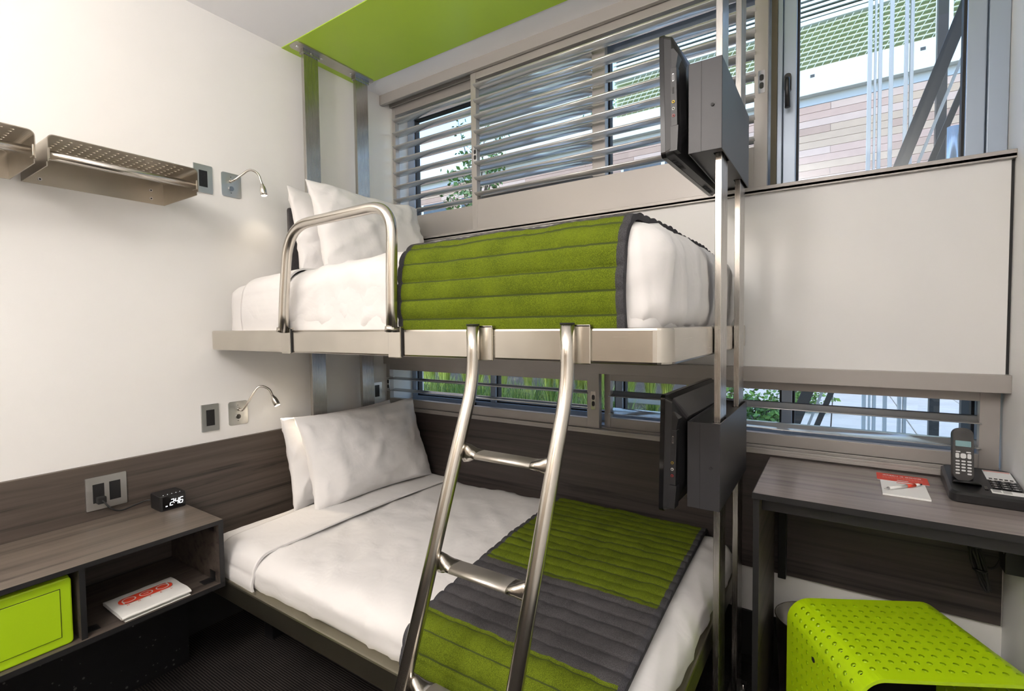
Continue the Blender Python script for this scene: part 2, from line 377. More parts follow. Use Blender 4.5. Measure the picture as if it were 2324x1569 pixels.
struct('baseboard_right', MB().box(XR - 0.012, XR, -3.6, -0.012, 0, 0.172), RUBBER, label='black rubber base on the right wall')

# ---- windows behind the shutters
def window(name, x0, x1, z0, z1, y, muls, label, fw=0.045, d=0.05):
    root = bpy.data.objects.new(name, None); col.objects.link(root); root.location = ((x0 + x1) / 2, y, z0); ORG[root.name] = Vector(root.location)
    root['kind'] = 'structure'; root['label'] = label
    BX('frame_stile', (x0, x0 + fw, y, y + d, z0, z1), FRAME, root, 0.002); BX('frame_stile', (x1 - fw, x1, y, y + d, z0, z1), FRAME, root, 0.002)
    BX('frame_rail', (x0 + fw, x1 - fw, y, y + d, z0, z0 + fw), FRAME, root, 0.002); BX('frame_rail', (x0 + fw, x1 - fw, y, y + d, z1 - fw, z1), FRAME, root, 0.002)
    xs = [x0 + fw]
    for m in muls:
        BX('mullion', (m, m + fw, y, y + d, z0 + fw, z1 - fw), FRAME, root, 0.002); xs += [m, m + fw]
    xs.append(x1 - fw)
    for i in range(0, len(xs), 2):
        a, b = xs[i], xs[i + 1]
        MB().box(a, a + .008, y + .012, y + d - .005, z0 + fw, z1 - fw).box(b - .008, b, y + .012, y + d - .005, z0 + fw, z1 - fw).box(a, b, y + .012, y + d - .005, z0 + fw, z0 + fw + .008).box(a, b, y + .012, y + d - .005, z1 - fw - .008, z1 - fw).build('gasket', FRAMED, root)
        BX('pane', (a + .004, b - .004, y + .020, y + .026, z0 + fw, z1 - fw), GLASS, root)
    return root
W1 = window('window_1', 0.0, 1.99, 1.735, 2.55, 0.20, [1.245], 'fixed upper window behind the two louvered shutters', 0.05)
W3 = window('window_3', 0.0, XR, 0.79, 1.064, 0.20, [0.60, 1.33, 2.02], 'low strip window behind the small louvered shutters', 0.036)
BX('lever', (0.42, 0.50, 0.185, 0.205, 0.795, 0.818), BLACK, W3, 0.006)
# casement with handle, no shutter in front
W2 = bpy.data.objects.new('window_2', None); col.objects.link(W2); W2.location = (2.3, 0.09, 1.735); ORG[W2.name] = Vector(W2.location); W2['kind'] = 'structure'; W2['label'] = 'clear upper casement window with a black lever handle beside the right wall'
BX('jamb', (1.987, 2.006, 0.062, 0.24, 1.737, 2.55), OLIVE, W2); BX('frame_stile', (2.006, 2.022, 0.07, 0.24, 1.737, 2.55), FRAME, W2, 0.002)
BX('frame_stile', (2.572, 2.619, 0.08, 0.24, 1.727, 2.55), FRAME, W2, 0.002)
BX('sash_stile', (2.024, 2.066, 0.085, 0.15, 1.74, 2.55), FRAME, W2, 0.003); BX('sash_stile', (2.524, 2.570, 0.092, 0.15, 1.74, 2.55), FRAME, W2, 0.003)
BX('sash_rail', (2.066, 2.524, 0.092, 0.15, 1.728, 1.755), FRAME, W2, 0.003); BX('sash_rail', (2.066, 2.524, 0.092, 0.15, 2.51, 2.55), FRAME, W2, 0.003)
MB().box(2.066, 2.073, 0.105, 0.14, 1.755, 2.51).box(2.517, 2.524, 0.105, 0.14, 1.755, 2.51).build('gasket', FRAMED, W2)
BX('pane', (2.070, 2.520, 0.118, 0.124, 1.752, 2.515), GLASS, W2)
h = MB().prism(rrect(2.028, 2.050, 2.085, 2.150, 0.010), 'y', 0.072, 0.086).tube(fillet([(2.039, 0.078, 2.125), (2.039, 0.052, 2.125), (2.041, 0.050, 2.02)], 0.012), [0.008] * 8 + [0.009], 12).build('handle', BLACK, W2)
# fixed strip of window frame behind the front shutter's right end
# ---- louvered shutters
def slat_profile(chord, sag, th, tilt, n=8):
    """curved slat section in (y,z): y = -chord/2 is the room side"""
    top, bot = [], []
    for i in range(n + 1):
        t = i / n - 0.5; a = t * chord; zc = -sag * (1 - (2 * t) ** 2)
        k = th * math.sqrt(max(0.0, 1 - (2 * t) ** 2)) * 0.5
        top.append((a, zc + k)); bot.append((a, zc - k))
    P = bot + top[::-1][1:-1]; c, s_ = math.cos(tilt), math.sin(tilt)
    return [(a * c - b * s_, a * s_ + b * c) for a, b in P]

def shutter(name, label, x0, x1, z0, z1, y, t, sw0, sw1, top, bot, zs, chord, tilt, lx0=None, lx1=None, latch=None, latch_z=None):
    root = thing(name, label, 'shutter', ((x0 + x1) / 2, y, z0), group='metal louvered window shutters')
    BX('stile', (x0, x0 + sw0, y, y + t, z0, z1), TAUPE, root, 0.001); BX('stile', (x1 - sw1, x1, y, y + t, z0, z1), TAUPE, root, 0.001)
    BX('top_rail', (x0 + sw0, x1 - sw1, y + 0.001, y + t, top, z1), TAUPE, root, 0.001); BX('bottom_rail', (x0 + sw0, x1 - sw1, y + 0.001, y + t, z0, bot), TAUPE, root, 0.001)
    pr = slat_profile(chord, chord * 0.13, 0.006, tilt); a = x0 + sw0 - 0.004 if lx0 is None else lx0; b = x1 - sw1 + 0.004 if lx1 is None else lx1
    yc = y + t / 2
    base = None
    for i, z in enumerate(zs):
        if base is None:
            base = MB().prism([(yc + p[0], z + p[1]) for p in pr], 'x', a, b, smooth=True).build('louver', LOUV, root); base['z0'] = 0.0; del base['z0']
        else:
            o = base.copy(); col.objects.link(o); o.parent = root; o.location = (0, 0, z - zs[0])
    if latch is not None:
        for lx in latch:
            lz = latch_z
            L = MB().prism(rrect(lx - 0.011, lx + 0.011, lz - 0.040, lz + 0.040, 0.003), 'y', y - 0.002, y).build('latch', CHROME, root)
            for k in (-1, 1): MB().prism(rrect(lx - 0.007, lx + 0.007, lz + k * 0.014 - 0.011, lz + k * 0.014 + 0.011, 0.0065), 'y', y - 0.0028, y - 0.0015).build('thumb_slot', FRAMED, L)
    return root
lz = [2.455 - 0.0765 * i for i in range(8)]
shutter('louvered_shutter', 'taupe louvered shutter in the rear upper track against the left wall', 0.004, 1.335, 1.740, 2.545, 0.075, 0.030, 0.022, 0.062, 2.488, 1.885, lz, 0.072, math.radians(-2))
shutter('louvered_shutter', 'taupe louvered shutter in the front upper track behind the upper television', 0.640, 1.982, 1.739, 2.530, 0.008, 0.030, 0.032, 0.044, 2.486, 1.890, lz, 0.072, math.radians(-2), latch=[0.664, 1.962], latch_z=2.115)
shutter('louvered_shutter', 'low louvered shutter in the front track beside the left wall', 0.002, 1.338, 0.796, 1.062, -0.010, 0.030, 0.026, 0.056, 1.003, 0.838, [0.888, 0.955][::-1], 0.060, math.radians(3), latch=[0.016, 1.312], latch_z=0.918)
shutter('louvered_shutter', 'low louvered shutter in the rear track above the desk', 1.342, 2.612, 0.796, 1.062, 0.040, 0.030, 0.028, 0.046, 1.003, 0.838, [0.945, 0.868], 0.062, math.radians(17))

# ================================================================== BUNK FRAME
YF = -0.985                                   # front of the upper rail
ZR0, ZR1 = 1.164, 1.243
bunk = thing('bunk_bed_frame', 'stainless steel upper bunk frame hung on floor-to-ceiling flat bar posts', 'bed frame', (1.0, -0.5, 0.0))
def rail_path(x0, x1, y0, y1, r, n=8):
    """open U seen from above: back left -> front left -> front right -> back right"""
    P = [(x0, y1)] + arc(x0 + r, y0 + r, r, 180, 270, n) + arc(x1 - r, y0 + r, r, 270, 360, n) + [(x1, y1)]
    return P
def rail_mesh(P, z0, z1, th, lip):
    """a channel with a rolled edge following path P"""
    m = MB(); n = len(P); N = []
    for i in range(n):
        a = Vector((*P[max(i - 1, 0)], 0)); b = Vector((*P[min(i + 1, n - 1)], 0)); t = (b - a).normalized(); N.append(Vector((t.y, -t.x, 0)))   # outward
    e = 0.006
    sec = [(-lip, z0 + th), (-lip, z0), (-e, z0), (-e * .3, z0 + e * .3), (0, z0 + e), (0, z1 - e), (-e * .3, z1 - e * .3), (-e, z1), (-lip * .8, z1), (-lip * .8, z1 - th), (-th, z1 - th), (-th, z0 + th)]
    k = len(sec)
    V = []
    for i in range(n):
        for (o_, z) in sec: V.append((P[i][0] + N[i].x * o_, P[i][1] + N[i].y * o_, z))
    F = [[i * k + j, (i + 1) * k + j, (i + 1) * k + (j + 1) % k, i * k + (j + 1) % k] for i in range(n - 1) for j in range(k)]
    F += [list(range(k)), [(n - 1) * k + j for j in range(k)][::-1]]
    return m.add(V, F, False)
up = rail_mesh(rail_path(0.012, 1.918, YF, -0.012, 0.045), ZR0, ZR1, 0.004, 0.030)
up.build('bed_rail', STX, bunk, fixn=True)
MB().prism(rrect(0.020, 1.910, YF + 0.008, -0.016, 0.046), 'z', ZR0 + 0.0045, ZR0 + 0.02).build('bed_base', mat('underside_ply', (0.30, 0.29, 0.28), 0.7), bunk)
for y0, y1 in ((-0.557, -0.480), (-0.258, -0.180)):
    BX('post', (0.072, 0.092, y0, y1, 0.352, ZC - 0.008), STZ, bunk, 0.001)
    MB().box(0.066, 0.098, y0 - 0.006, y1 + 0.006, ZC - 0.030, ZC - 0.008).cyl((0.098, (y0 + y1) / 2, ZC - 0.02), (0.101, (y0 + y1) / 2, ZC - 0.02), 0.005, 10).build('post_socket', STZ, bunk, bev=0.001)
MB().prism(rrect(0.047, 0.122, -0.608, -0.153, 0.022), 'z', ZC - 0.009, ZC - 0.002).build('ceiling_plate', STY, bunk)
for y in (-0.585, -0.455, -0.282, -0.166):
    MB().cyl((0.085, y, ZC - 0.012), (0.085, y, ZC - 0.009), 0.006, 10).build('screw', CHROME, bunk)
for y0, y1 in ((-0.570, -0.485), (-0.268, -0.178)):
    BX('post', (1.9205, 1.937, y0, y1, 0.008, ZC - 0.003), STZ, bunk, 0.001)
    BX('post_foot', (1.905, 1.955, y0 - 0.008, y1 + 0.008, 0.0, 0.008), STZ, bunk, 0.001)
    for dx, dy in ((0.020, 0.02), (0.020, -0.02)): MB().cyl((1.930 + dx - .002, (y0 + y1) / 2 + dy, 0.008), (1.930 + dx - .002, (y0 + y1) / 2 + dy, 0.016), 0.006, 8).build('screw', CHROME, bunk)

# upper headboard pad
BX('headboard_pad', (0.0945, 0.118, -0.672, -0.10, 1.45, 1.800), QGREY, None, 0.012)
tag(bpy.data.objects['headboard_pad'], 'dark grey upholstered headboard pad behind the upper pillows', 'headboard')

# ================================================================== SOFT GOODS
def rounded_slab(x0, x1, y0, y1, z0, z1, r, nx, ny, nz, wr=0.003, seed=0, bottom=True, rp=None, zx=None):
    """cushion-like box: every edge rounded, surface creased by noise"""
    m = MB(); rp = rp or r
    def sh(p):
        x, y, z = p
        # plan rounding with rp, vertical rounding with r
        cx = min(max(x, x0 + rp), x1 - rp); cy = min(max(y, y0 + rp), y1 - rp); cz = min(max(z, z0 + r), z1 - r)
        d = Vector((x - cx, y - cy, 0)); dz = z - cz
        dl = max(abs(d.x), abs(d.y)) / rp if rp > 0 else 0
        if d.length > 1e-6: d = d.normalized() * (max(abs(d.x), abs(d.y)))
        h = abs(dz) / r
        # round over the top: shrink plan offset as dz grows
        if dl > 0 and h > 0:
            q = math.hypot(dl, h); k = max(dl, h) / q if q else 1
            d *= k; dz *= k
        p2 = Vector((cx, cy, cz)) + d + Vector((0, 0, dz))
        nrm = Vector((d.x, d.y, dz)); nrm = nrm.normalized() if nrm.length > 1e-5 else Vector((0, 0, 1))
        n1 = fbm((p2.x * 3 + seed, p2.y * 3, p2.z * 5)); n2 = noise.noise(Vector((p2.x * 11 + seed, p2.y * 11, p2.z * 4)))
        q_ = p2.x + p2.y; rg_ = 1 - abs(noise.noise(Vector((q_ * 9 + seed, (p2.x - p2.y) * 3.5, p2.z * 3.0)))); rg2 = 1 - abs(noise.noise(Vector((p2.x * 5 - p2.z * 9, p2.y * 6 + seed, p2.z * 6))))
        p2 = p2 + nrm * (wr * (n1 * 1.6 + n2 * 0.6 + 1.5 * rg_ ** 7 + 0.9 * rg2 ** 9))
        if zx: p2.z += zx(p2.x) * max(0.0, min(1.0, (p2.z - z0) / (z1 - z0)))
        return p2
    L = lambda a, b, t: a + (b - a) * t
    m.grid(lambda u, v: sh((L(x0, x1, u), L(y0, y1, v), z1)), nx, ny)
    if bottom: m.grid(lambda u, v: sh((L(x0, x1, u), L(y0, y1, v), z0)), nx, ny, flip=True)
    m.grid(lambda u, v: sh((L(x0, x1, u), y0, L(z0, z1, v))), nx, nz)
    m.grid(lambda u, v: sh((L(x0, x1, u), y1, L(z0, z1, v))), nx, nz, flip=True)
    m.grid(lambda u, v: sh((x0, L(y0, y1, u), L(z0, z1, v))), ny, nz, flip=True)
    m.grid(lambda u, v: sh((x1, L(y0, y1, u), L(z0, z1, v))), ny, nz)
    return m

def drape(x0, x1, prof, nx, off, quilt=0.0, ch=0.049, wr=0.002, seed=0, mids=None, edge=0.0, th=0.006, zx=None, smin=0.0, skew=(0.0, 0.0), ref=0.0):
    """cloth laid along profile prof (list of (y,z), front bottom first) between x0 and x1; offset outwards by off."""
    prof = [Vector((p[0], p[1])) for p in prof]; pmax = max(q.y for q in prof)
    # resample at 6 mm
    S = [0.0]
    for a, b in zip(prof, prof[1:]): S.append(S[-1] + (b - a).length)
    tot = S[-1]; n = max(8, int(tot / 0.0042)); pts = []; k = 0
    for i in range(n + 1):
        s_ = tot * i / n
        while k < len(S) - 2 and S[k + 1] < s_: k += 1
        t = (s_ - S[k]) / max(1e-9, S[k + 1] - S[k]); pts.append((prof[k].lerp(prof[k + 1], t), s_))
    m = MB(); rows = []
    for i, (p, s_) in enumerate(pts):
        a = pts[max(i - 3, 0)][0]; b = pts[min(i + 3, n)][0]; t = (b - a).normalized(); nr = Vector((-t.y, t.x))      # outward/up
        rows.append((p, nr, s_))
    for side in (0, 1):
        m0 = len(m.v)
        for (p, nr, s_) in rows:
            for j in range(nx + 1):
                x = x0 + (x1 - x0) * j / nx + (skew[0] + (skew[1] - skew[0]) * j / nx) * (ref - p.x)
                q = 0.0
                if quilt and smin < s_:
                    g_ = abs(math.sin(PI * s_ / ch)); q = quilt * (g_ ** 0.33) * (0.8 + 0.4 * noise.noise(Vector((x * 14 + seed, s_ * 9, 0)))) + 0.0034 * noise.noise(Vector((x * 26, s_ * 7, seed))) * (1.15 - g_) + 0.0022 * noise.noise(Vector((x * 60, s_ * 12, seed)))
                q += wr * fbm((x * 4 + seed, s_ * 4, 0.3))
                o_ = off + q if side == 0 else off - th
                m.v.append(Vector((x, p.x + nr.x * o_, p.y + nr.y * o_ + (zx(x) * min(1.0, max(0.0, (p.y - prof[0].y) / (pmax - prof[0].y))) if zx else 0.0))))
        for i in range(n):
            sm_ = rows[i][2] / tot
            mi = mids(rows[i][2]) if mids else 0
            if quilt and side == 0:
                d_ = (rows[i][2] + 0.0021) % ch; d_ = min(d_, ch - d_)
                if d_ < 0.0022: mi = 3 if mi == 0 else 4
            for j in range(nx):
                q = [m0 + i * (nx + 1) + j, m0 + i * (nx + 1) + j + 1, m0 + (i + 1) * (nx + 1) + j + 1, m0 + (i + 1) * (nx + 1) + j]
                m.f.append(q[::-1] if side == 0 else q); m.sm.append(True)
                xx = (j + 0.5) / nx * (x1 - x0)
                m.mi.append(2 if edge and (xx < edge or xx > (x1 - x0) - edge or rows[i][2] > tot - edge) else mi)
    tot_v = (n + 1) * (nx + 1)
    def rim(idx):
        for a, b in zip(idx, idx[1:]):
            m.f.append([a, b, b + tot_v, a + tot_v]); m.sm.append(False); m.mi.append(2 if edge else 0)
    rim([j for j in range(nx + 1)]); rim([n * (nx + 1) + j for j in range(nx + 1)][::-1])
    rim([i * (nx + 1) for i in range(n + 1)][::-1]); rim([i * (nx + 1) + nx for i in range(n + 1)])
    return m

def bed_profile(yf, yb, z0, z1, rf, rb, zb, bulge=0.012):
    P = [(yf + bulge * 0.4, z0)]
    hh = z1 - rf - z0
    for i in range(1, 8): t = i / 8; P.append((yf - bulge * math.sin(PI * t) + bulge * 0.4 * (1 - t), z0 + hh * t))
    P += [(a, b) for a, b in arc(yf + rf, z1 - rf, rf, 180, 90, 10)]
    P += [(yf + rf + (yb - rb - yf - rf) * i / 8, z1 + 0.010 * math.sin(PI * i / 8)) for i in range(1, 8)]
    P += [(a, b) for a, b in arc(yb - rb, z1 - rb, rb, 90, 0, 6)]
    P += [(yb, zb)]
    return P

# ---- upper bed
def mound(x): return -0.024 + 0.042 * min(1, max(0, (x - 0.25) / 0.8))
UM = rounded_slab(0.097, 1.880, YF + 0.030, -0.040, ZR0 + 0.021, 1.456, 0.060, 60, 34, 14, 0.003, 1, rp=0.070, zx=mound)
um = UM.build('mattress', LINEN, None, merge=0.0005); tag(um, 'upper bunk mattress in a white fitted sheet', 'mattress')
def coverlet(x0, x1, prof_fn, nx, name, m, foot=None):
    pass
# top sheet: follows the mattress, wraps around the foot end
US = rounded_slab(0.275, 1.893, YF + 0.027, -0.028, ZR1 - 0.035, 1.470, 0.085, 90, 50, 22, 0.0050, 5, rp=0.09, bottom=False, zx=mound)
us = US.build('bed_sheet', LINEN, None, merge=0.0005); tag(us, 'white top sheet tucked over the upper bunk mattress', 'sheet')
# ---- lower bed frame
YL = -1.128; ZL1 = 0.348; ZL0 = 0.278
low = thing('platform_bed', 'low bronze-toned steel bed frame under the bunk', 'bed frame', (1.0, -0.55, 0.0))
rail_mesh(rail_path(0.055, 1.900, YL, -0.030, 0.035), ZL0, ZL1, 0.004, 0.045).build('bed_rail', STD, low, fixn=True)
MB().prism(rrect(0.063, 1.892, YL + 0.008, -0.034, 0.036), 'z', ZL0 + 0.0045, ZL0 + 0.02).build('bed_base', EDGE, low)
for x in (0.30, 1.70):
    for y in (-0.90, -0.18): BX('leg', (x - 0.03, x + 0.03, y - 0.03, y + 0.03, 0.0, ZL0 + 0.004), BLACK, low, 0.002)
LM = rounded_slab(0.120, 1.875, YL + 0.042, -0.045, ZL0 + 0.021, 0.440, 0.050, 60, 36, 12, 0.003, 11, rp=0.10)
lm = LM.build('mattress', LINEN, None, merge=0.0005); tag(lm, 'lower bed mattress in a white fitted sheet', 'mattress')
LS = rounded_slab(0.300, 1.890, YL + 0.026, -0.036, ZL1 - 0.030, 0.456, 0.055, 90, 50, 16, 0.0045, 17, rp=0.085, bottom=False)
ls = LS.build('bed_sheet', LINEN, None, merge=0.0005); tag(ls, 'white top sheet spread over the lower mattress', 'sheet')
# folded-back band of the lower sheet, running across the bed behind the pillows' foot
pr = bed_profile(YL + 0.022, -0.034, ZL1 - 0.02, 0.460, 0.062, 0.05, 0.40, 0.010)
fb = drape(0.292, 0.545, pr, 26, 0.006, wr=0.004, seed=3, th=0.006).build('sheet_fold', LINEN, ls); fb['label'] = 'turned-back hem of the sheet'
pu = bed_profile(YF + 0.018, -0.024, ZR1 - 0.02, 1.474, 0.085, 0.05, 1.42, 0.008)
fb2 = drape(0.262, 0.56, pu, 26, 0.005, wr=0.004, seed=9, th=0.006, zx=mound).build('sheet_fold', LINEN, us); fb2['label'] = 'turned-back hem of the sheet'

# ---- runners
pU = bed_profile(YF + 0.021, -0.020, ZR1 - 0.022, 1.480, 0.090, 0.05, 1.40, 0.012)
def mU(s_): return 0 if s_ < 0.262 else 1
ru = drape(1.128, 1.818, pU, 110, 0.001, quilt=0.0115, ch=0.049, wr=0.004, seed=2, mids=mU, edge=0.020, th=0.008, zx=mound).build('bed_runner', [QGREEN, QGREY, QBIND, QST1, QST2], None)
tag(ru, 'green quilted bed runner with charcoal binding over the upper bunk', 'bed runner')
pL = bed_profile(YL + 0.018, -0.030, ZL1 - 0.022, 0.466, 0.065, 0.05, 0.38, 0.012)
def mL(s_): return 1 if 0.205 < s_ < 0.515 else 0
rl = drape(1.150, 1.795, pL, 110, 0.004, quilt=0.0105, ch=0.049, wr=0.003, seed=6, mids=mL, edge=0.018, th=0.008, skew=(0.105, 0.04)).build('bed_runner', [QGREEN, QGREY, QBIND, QST1, QST2], None)
tag(rl, 'green quilted bed runner with a wide grey band on the lower bed', 'bed runner')

# ---- pillows
def pillow(name, label, cx, y0, y1, zb, h, lean, T, seed, cat='pillow', group=None, yaw=0.0, wr=0.020):
    """a pillow standing on its long edge: u along y, v up; lean in radians towards the wall (-x)"""
    L = (y1 - y0) / 2; H = h / 2; m = MB(); NU, NV = 46, 34
    def pt(u, v, side):
        a, b = 2 * u - 1, 2 * v - 1
        pa, pb = math.sin(a * PI / 2 * 0.999), math.sin(b * PI / 2 * 0.999)
        ex = 1 - 0.055 * (1 - pb * pb); ey = 1 - 0.075 * (1 - pa * pa)
        Y = L * pa * ex; Z = H * pb * ey
        t = T * (max(0, 1 - abs(pa) ** 2.6) ** 0.55) * (max(0, 1 - abs(pb) ** 2.4) ** 0.55)
        rad = math.hypot(pa, pb)
        wv = wr * (max(0, 1 - abs(pa)) ** .3) * fbm((Y * 6 + seed, Z * 6, side * 3.1)) + 0.55 * wr * (1 - abs(noise.noise(Vector((Y * 9 + Z * 5 + seed, Z * 11 - Y * 4, side * 2.0))))) ** 8 + 0.35 * wr * noise.noise(Vector((pa * 2 + seed, math.atan2(pb, pa) * 5, 0))) * rad * (0.3 if max(abs(pa), abs(pb)) > 0.985 else 1)
        bulge = t * (1.0 - 0.18 * pb) + max(0, wv + 0.002) * (1 if t > 0.004 else 0)
        xx = side * bulge + 0.010 * math.sin(pa * 5 + seed) * (pb ** 2)
        return xx, Y, Z
    for side in (1, -1):
        def fn(u, v, side=side):
            x, y, z = pt(u, v, side)
            z += H
            xr = x * math.cos(lean) - z * math.sin(lean); zr = x * math.sin(lean) + z * math.cos(lean)
            y2 = y * math.cos(yaw) + xr * math.sin(yaw); x2 = xr * math.cos(yaw) - y * math.sin(yaw)
            return (cx + x2, (y0 + y1) / 2 + y2, zb + zr)
        m.grid(fn, NU, NV, flip=(side < 0))
    o = m.build(name, LINENP, None, merge=0.0006); tag(o, label, cat, group)
    return o
pillow('pillow', 'white pillow behind, leaning on the wall over the upper bunk', 0.290, -0.735, -0.075, 1.446, 0.43, math.radians(12), 0.065, 1)
pillow('pillow', 'white pillow in front, propped on the upper bunk', 0.425, -0.715, -0.05, 1.462, 0.435, math.radians(15), 0.075, 4, yaw=math.radians(2))
pillow('pillow', 'white pillow behind, against the wood panel over the lower bed', 0.215, -0.755, -0.10, 0.441, 0.415, math.radians(12), 0.062, 7)
pillow('pillow', 'white pillow in front, propped on the lower bed', 0.385, -0.745, -0.075, 0.462, 0.425, math.radians(20), 0.080, 10, yaw=math.radians(-3))

# ================================================================== GUARD RAIL AND LADDER
gr = thing('guard_rail', 'bent steel tube guard rail clamped to the front of the upper bunk', 'guard rail', (0.86, YF - 0.02, 1.16))
gy = YF - 0.020
MB().tube(fillet([(0.590, gy, 1.235), (0.602, gy, 1.36), (0.640, gy, 1.595), (1.145, gy, 1.600), (1.135, gy, 1.40), (1.132, gy, 1.235)], 0.115, 9), 0.0165, 18).build('tube', TUBE, gr)
for x in (0.585, 1.130):
    MB().box(x - 0.030, x + 0.022, YF - 0.0065, YF - 0.0006, ZR0 - 0.004, ZR1 + 0.008).box(x - 0.030, x + 0.022, YF - 0.0065, YF + 0.010, ZR1 + 0.0015, ZR1 + 0.008).build('clamp', STX, gr, bev=0.002)
    BX('rubber_pad', (x + 0.0225, x + 0.027, YF - 0.005, YF - 0.0006, ZR0, ZR1 + 0.004), RUBBER, gr)
    MB().tube([(x, gy, ZR1 - 0.006), (x, gy, ZR1 + 0.010)], [0.020, 0.018], 18).build('collar', STX, gr)

ld = thing('ladder', 'leaning steel tube ladder hooked on the upper bunk rail', 'ladder', (1.56, -1.1, 0.0))
XA, XB = 1.430, 1.697; RL = 0.0165
Ly = YF - 0.0235
def lpt(z): return -1.000 - (1.105 - z) * 0.4165
for x in (XA, XB):
    P = fillet([(x, Ly, ZR1 + 0.008), (x, Ly, 1.115), (x, lpt(0.0) + 0.0, 0.010)], 0.10, 8)
    MB().tube(P, RL, 18).build('side_rail', TUBE, ld)
    MB().tube([(x, Ly, ZR1 + 0.0082), (x, Ly, ZR1 + 0.0122)], RL * 1.03, 18).build('end_cap', RUBBER, ld)
    MB().tube([(x, lpt(0.0), 0.0), (x, lpt(0.02), 0.02)], RL * 1.12, 16).build('rubber_foot', RUBBER, ld)
    MB().box(x + 0.004, x + 0.048, YF - 0.007, YF - 0.0006, ZR0 - 0.002, ZR1 + 0.008).box(x + 0.004, x + 0.048, YF - 0.007, YF + 0.010, ZR1 + 0.0015, ZR1 + 0.008).build('hook', STX, ld, bev=0.002)
for k, z in enumerate((0.940, 0.705, 0.475, 0.245)):
    yc = lpt(z) + 0.010
    def ring(x, hw, hh, yo=0.0, zo=0.0, n=18):
        V = []
        for i in range(n):
            a = 2 * PI * i / n; c, s_ = math.cos(a), math.sin(a)
            V.append(Vector((x, yc + yo + hw * (abs(c) ** 0.8) * (1 if c > 0 else -1), z + zo + hh * (abs(s_) ** 0.8) * (1 if s_ > 0 else -1))))
        return V
    def loft(rings, name, m_):
        b = MB(); n = len(rings[0])
        for R_ in rings: b.v += R_
        for i in range(len(rings) - 1):
            for j in range(n):
                b.f.append([i * n + j, i * n + (j + 1) % n, (i + 1) * n + (j + 1) % n, (i + 1) * n + j]); b.sm.append(True); b.mi.append(0)
        b.f.append(list(range(n))); b.sm.append(False); b.mi.append(0)
        b.f.append([(len(rings) - 1) * n + j for j in range(n)][::-1]); b.sm.append(False); b.mi.append(0)
        return b.build(name, m_, ld, fixn=True)
    TREAD = bpy.data.materials.get('knurled_tread') or brushed('knurled_tread', (0.62, 0.585, 0.53), 0.42, 'x', 0.5)
    xa, xb = XA + 0.010, XB - 0.010
    loft([ring(xa + 0.047, 0.027, 0.009), ring(xb - 0.047, 0.027, 0.009)], 'rung', TREAD)
    loft([ring(xa, 0.0135, 0.024), ring(xa + 0.014, 0.015, 0.021), ring(xa + 0.030, 0.021, 0.013), ring(xa + 0.047, 0.0265, 0.0095)], 'rung_end', TUBE)
    loft([ring(xb - 0.047, 0.0265, 0.0095), ring(xb - 0.030, 0.021, 0.013), ring(xb - 0.014, 0.015, 0.021), ring(xb, 0.0135, 0.024)], 'rung_end', TUBE)

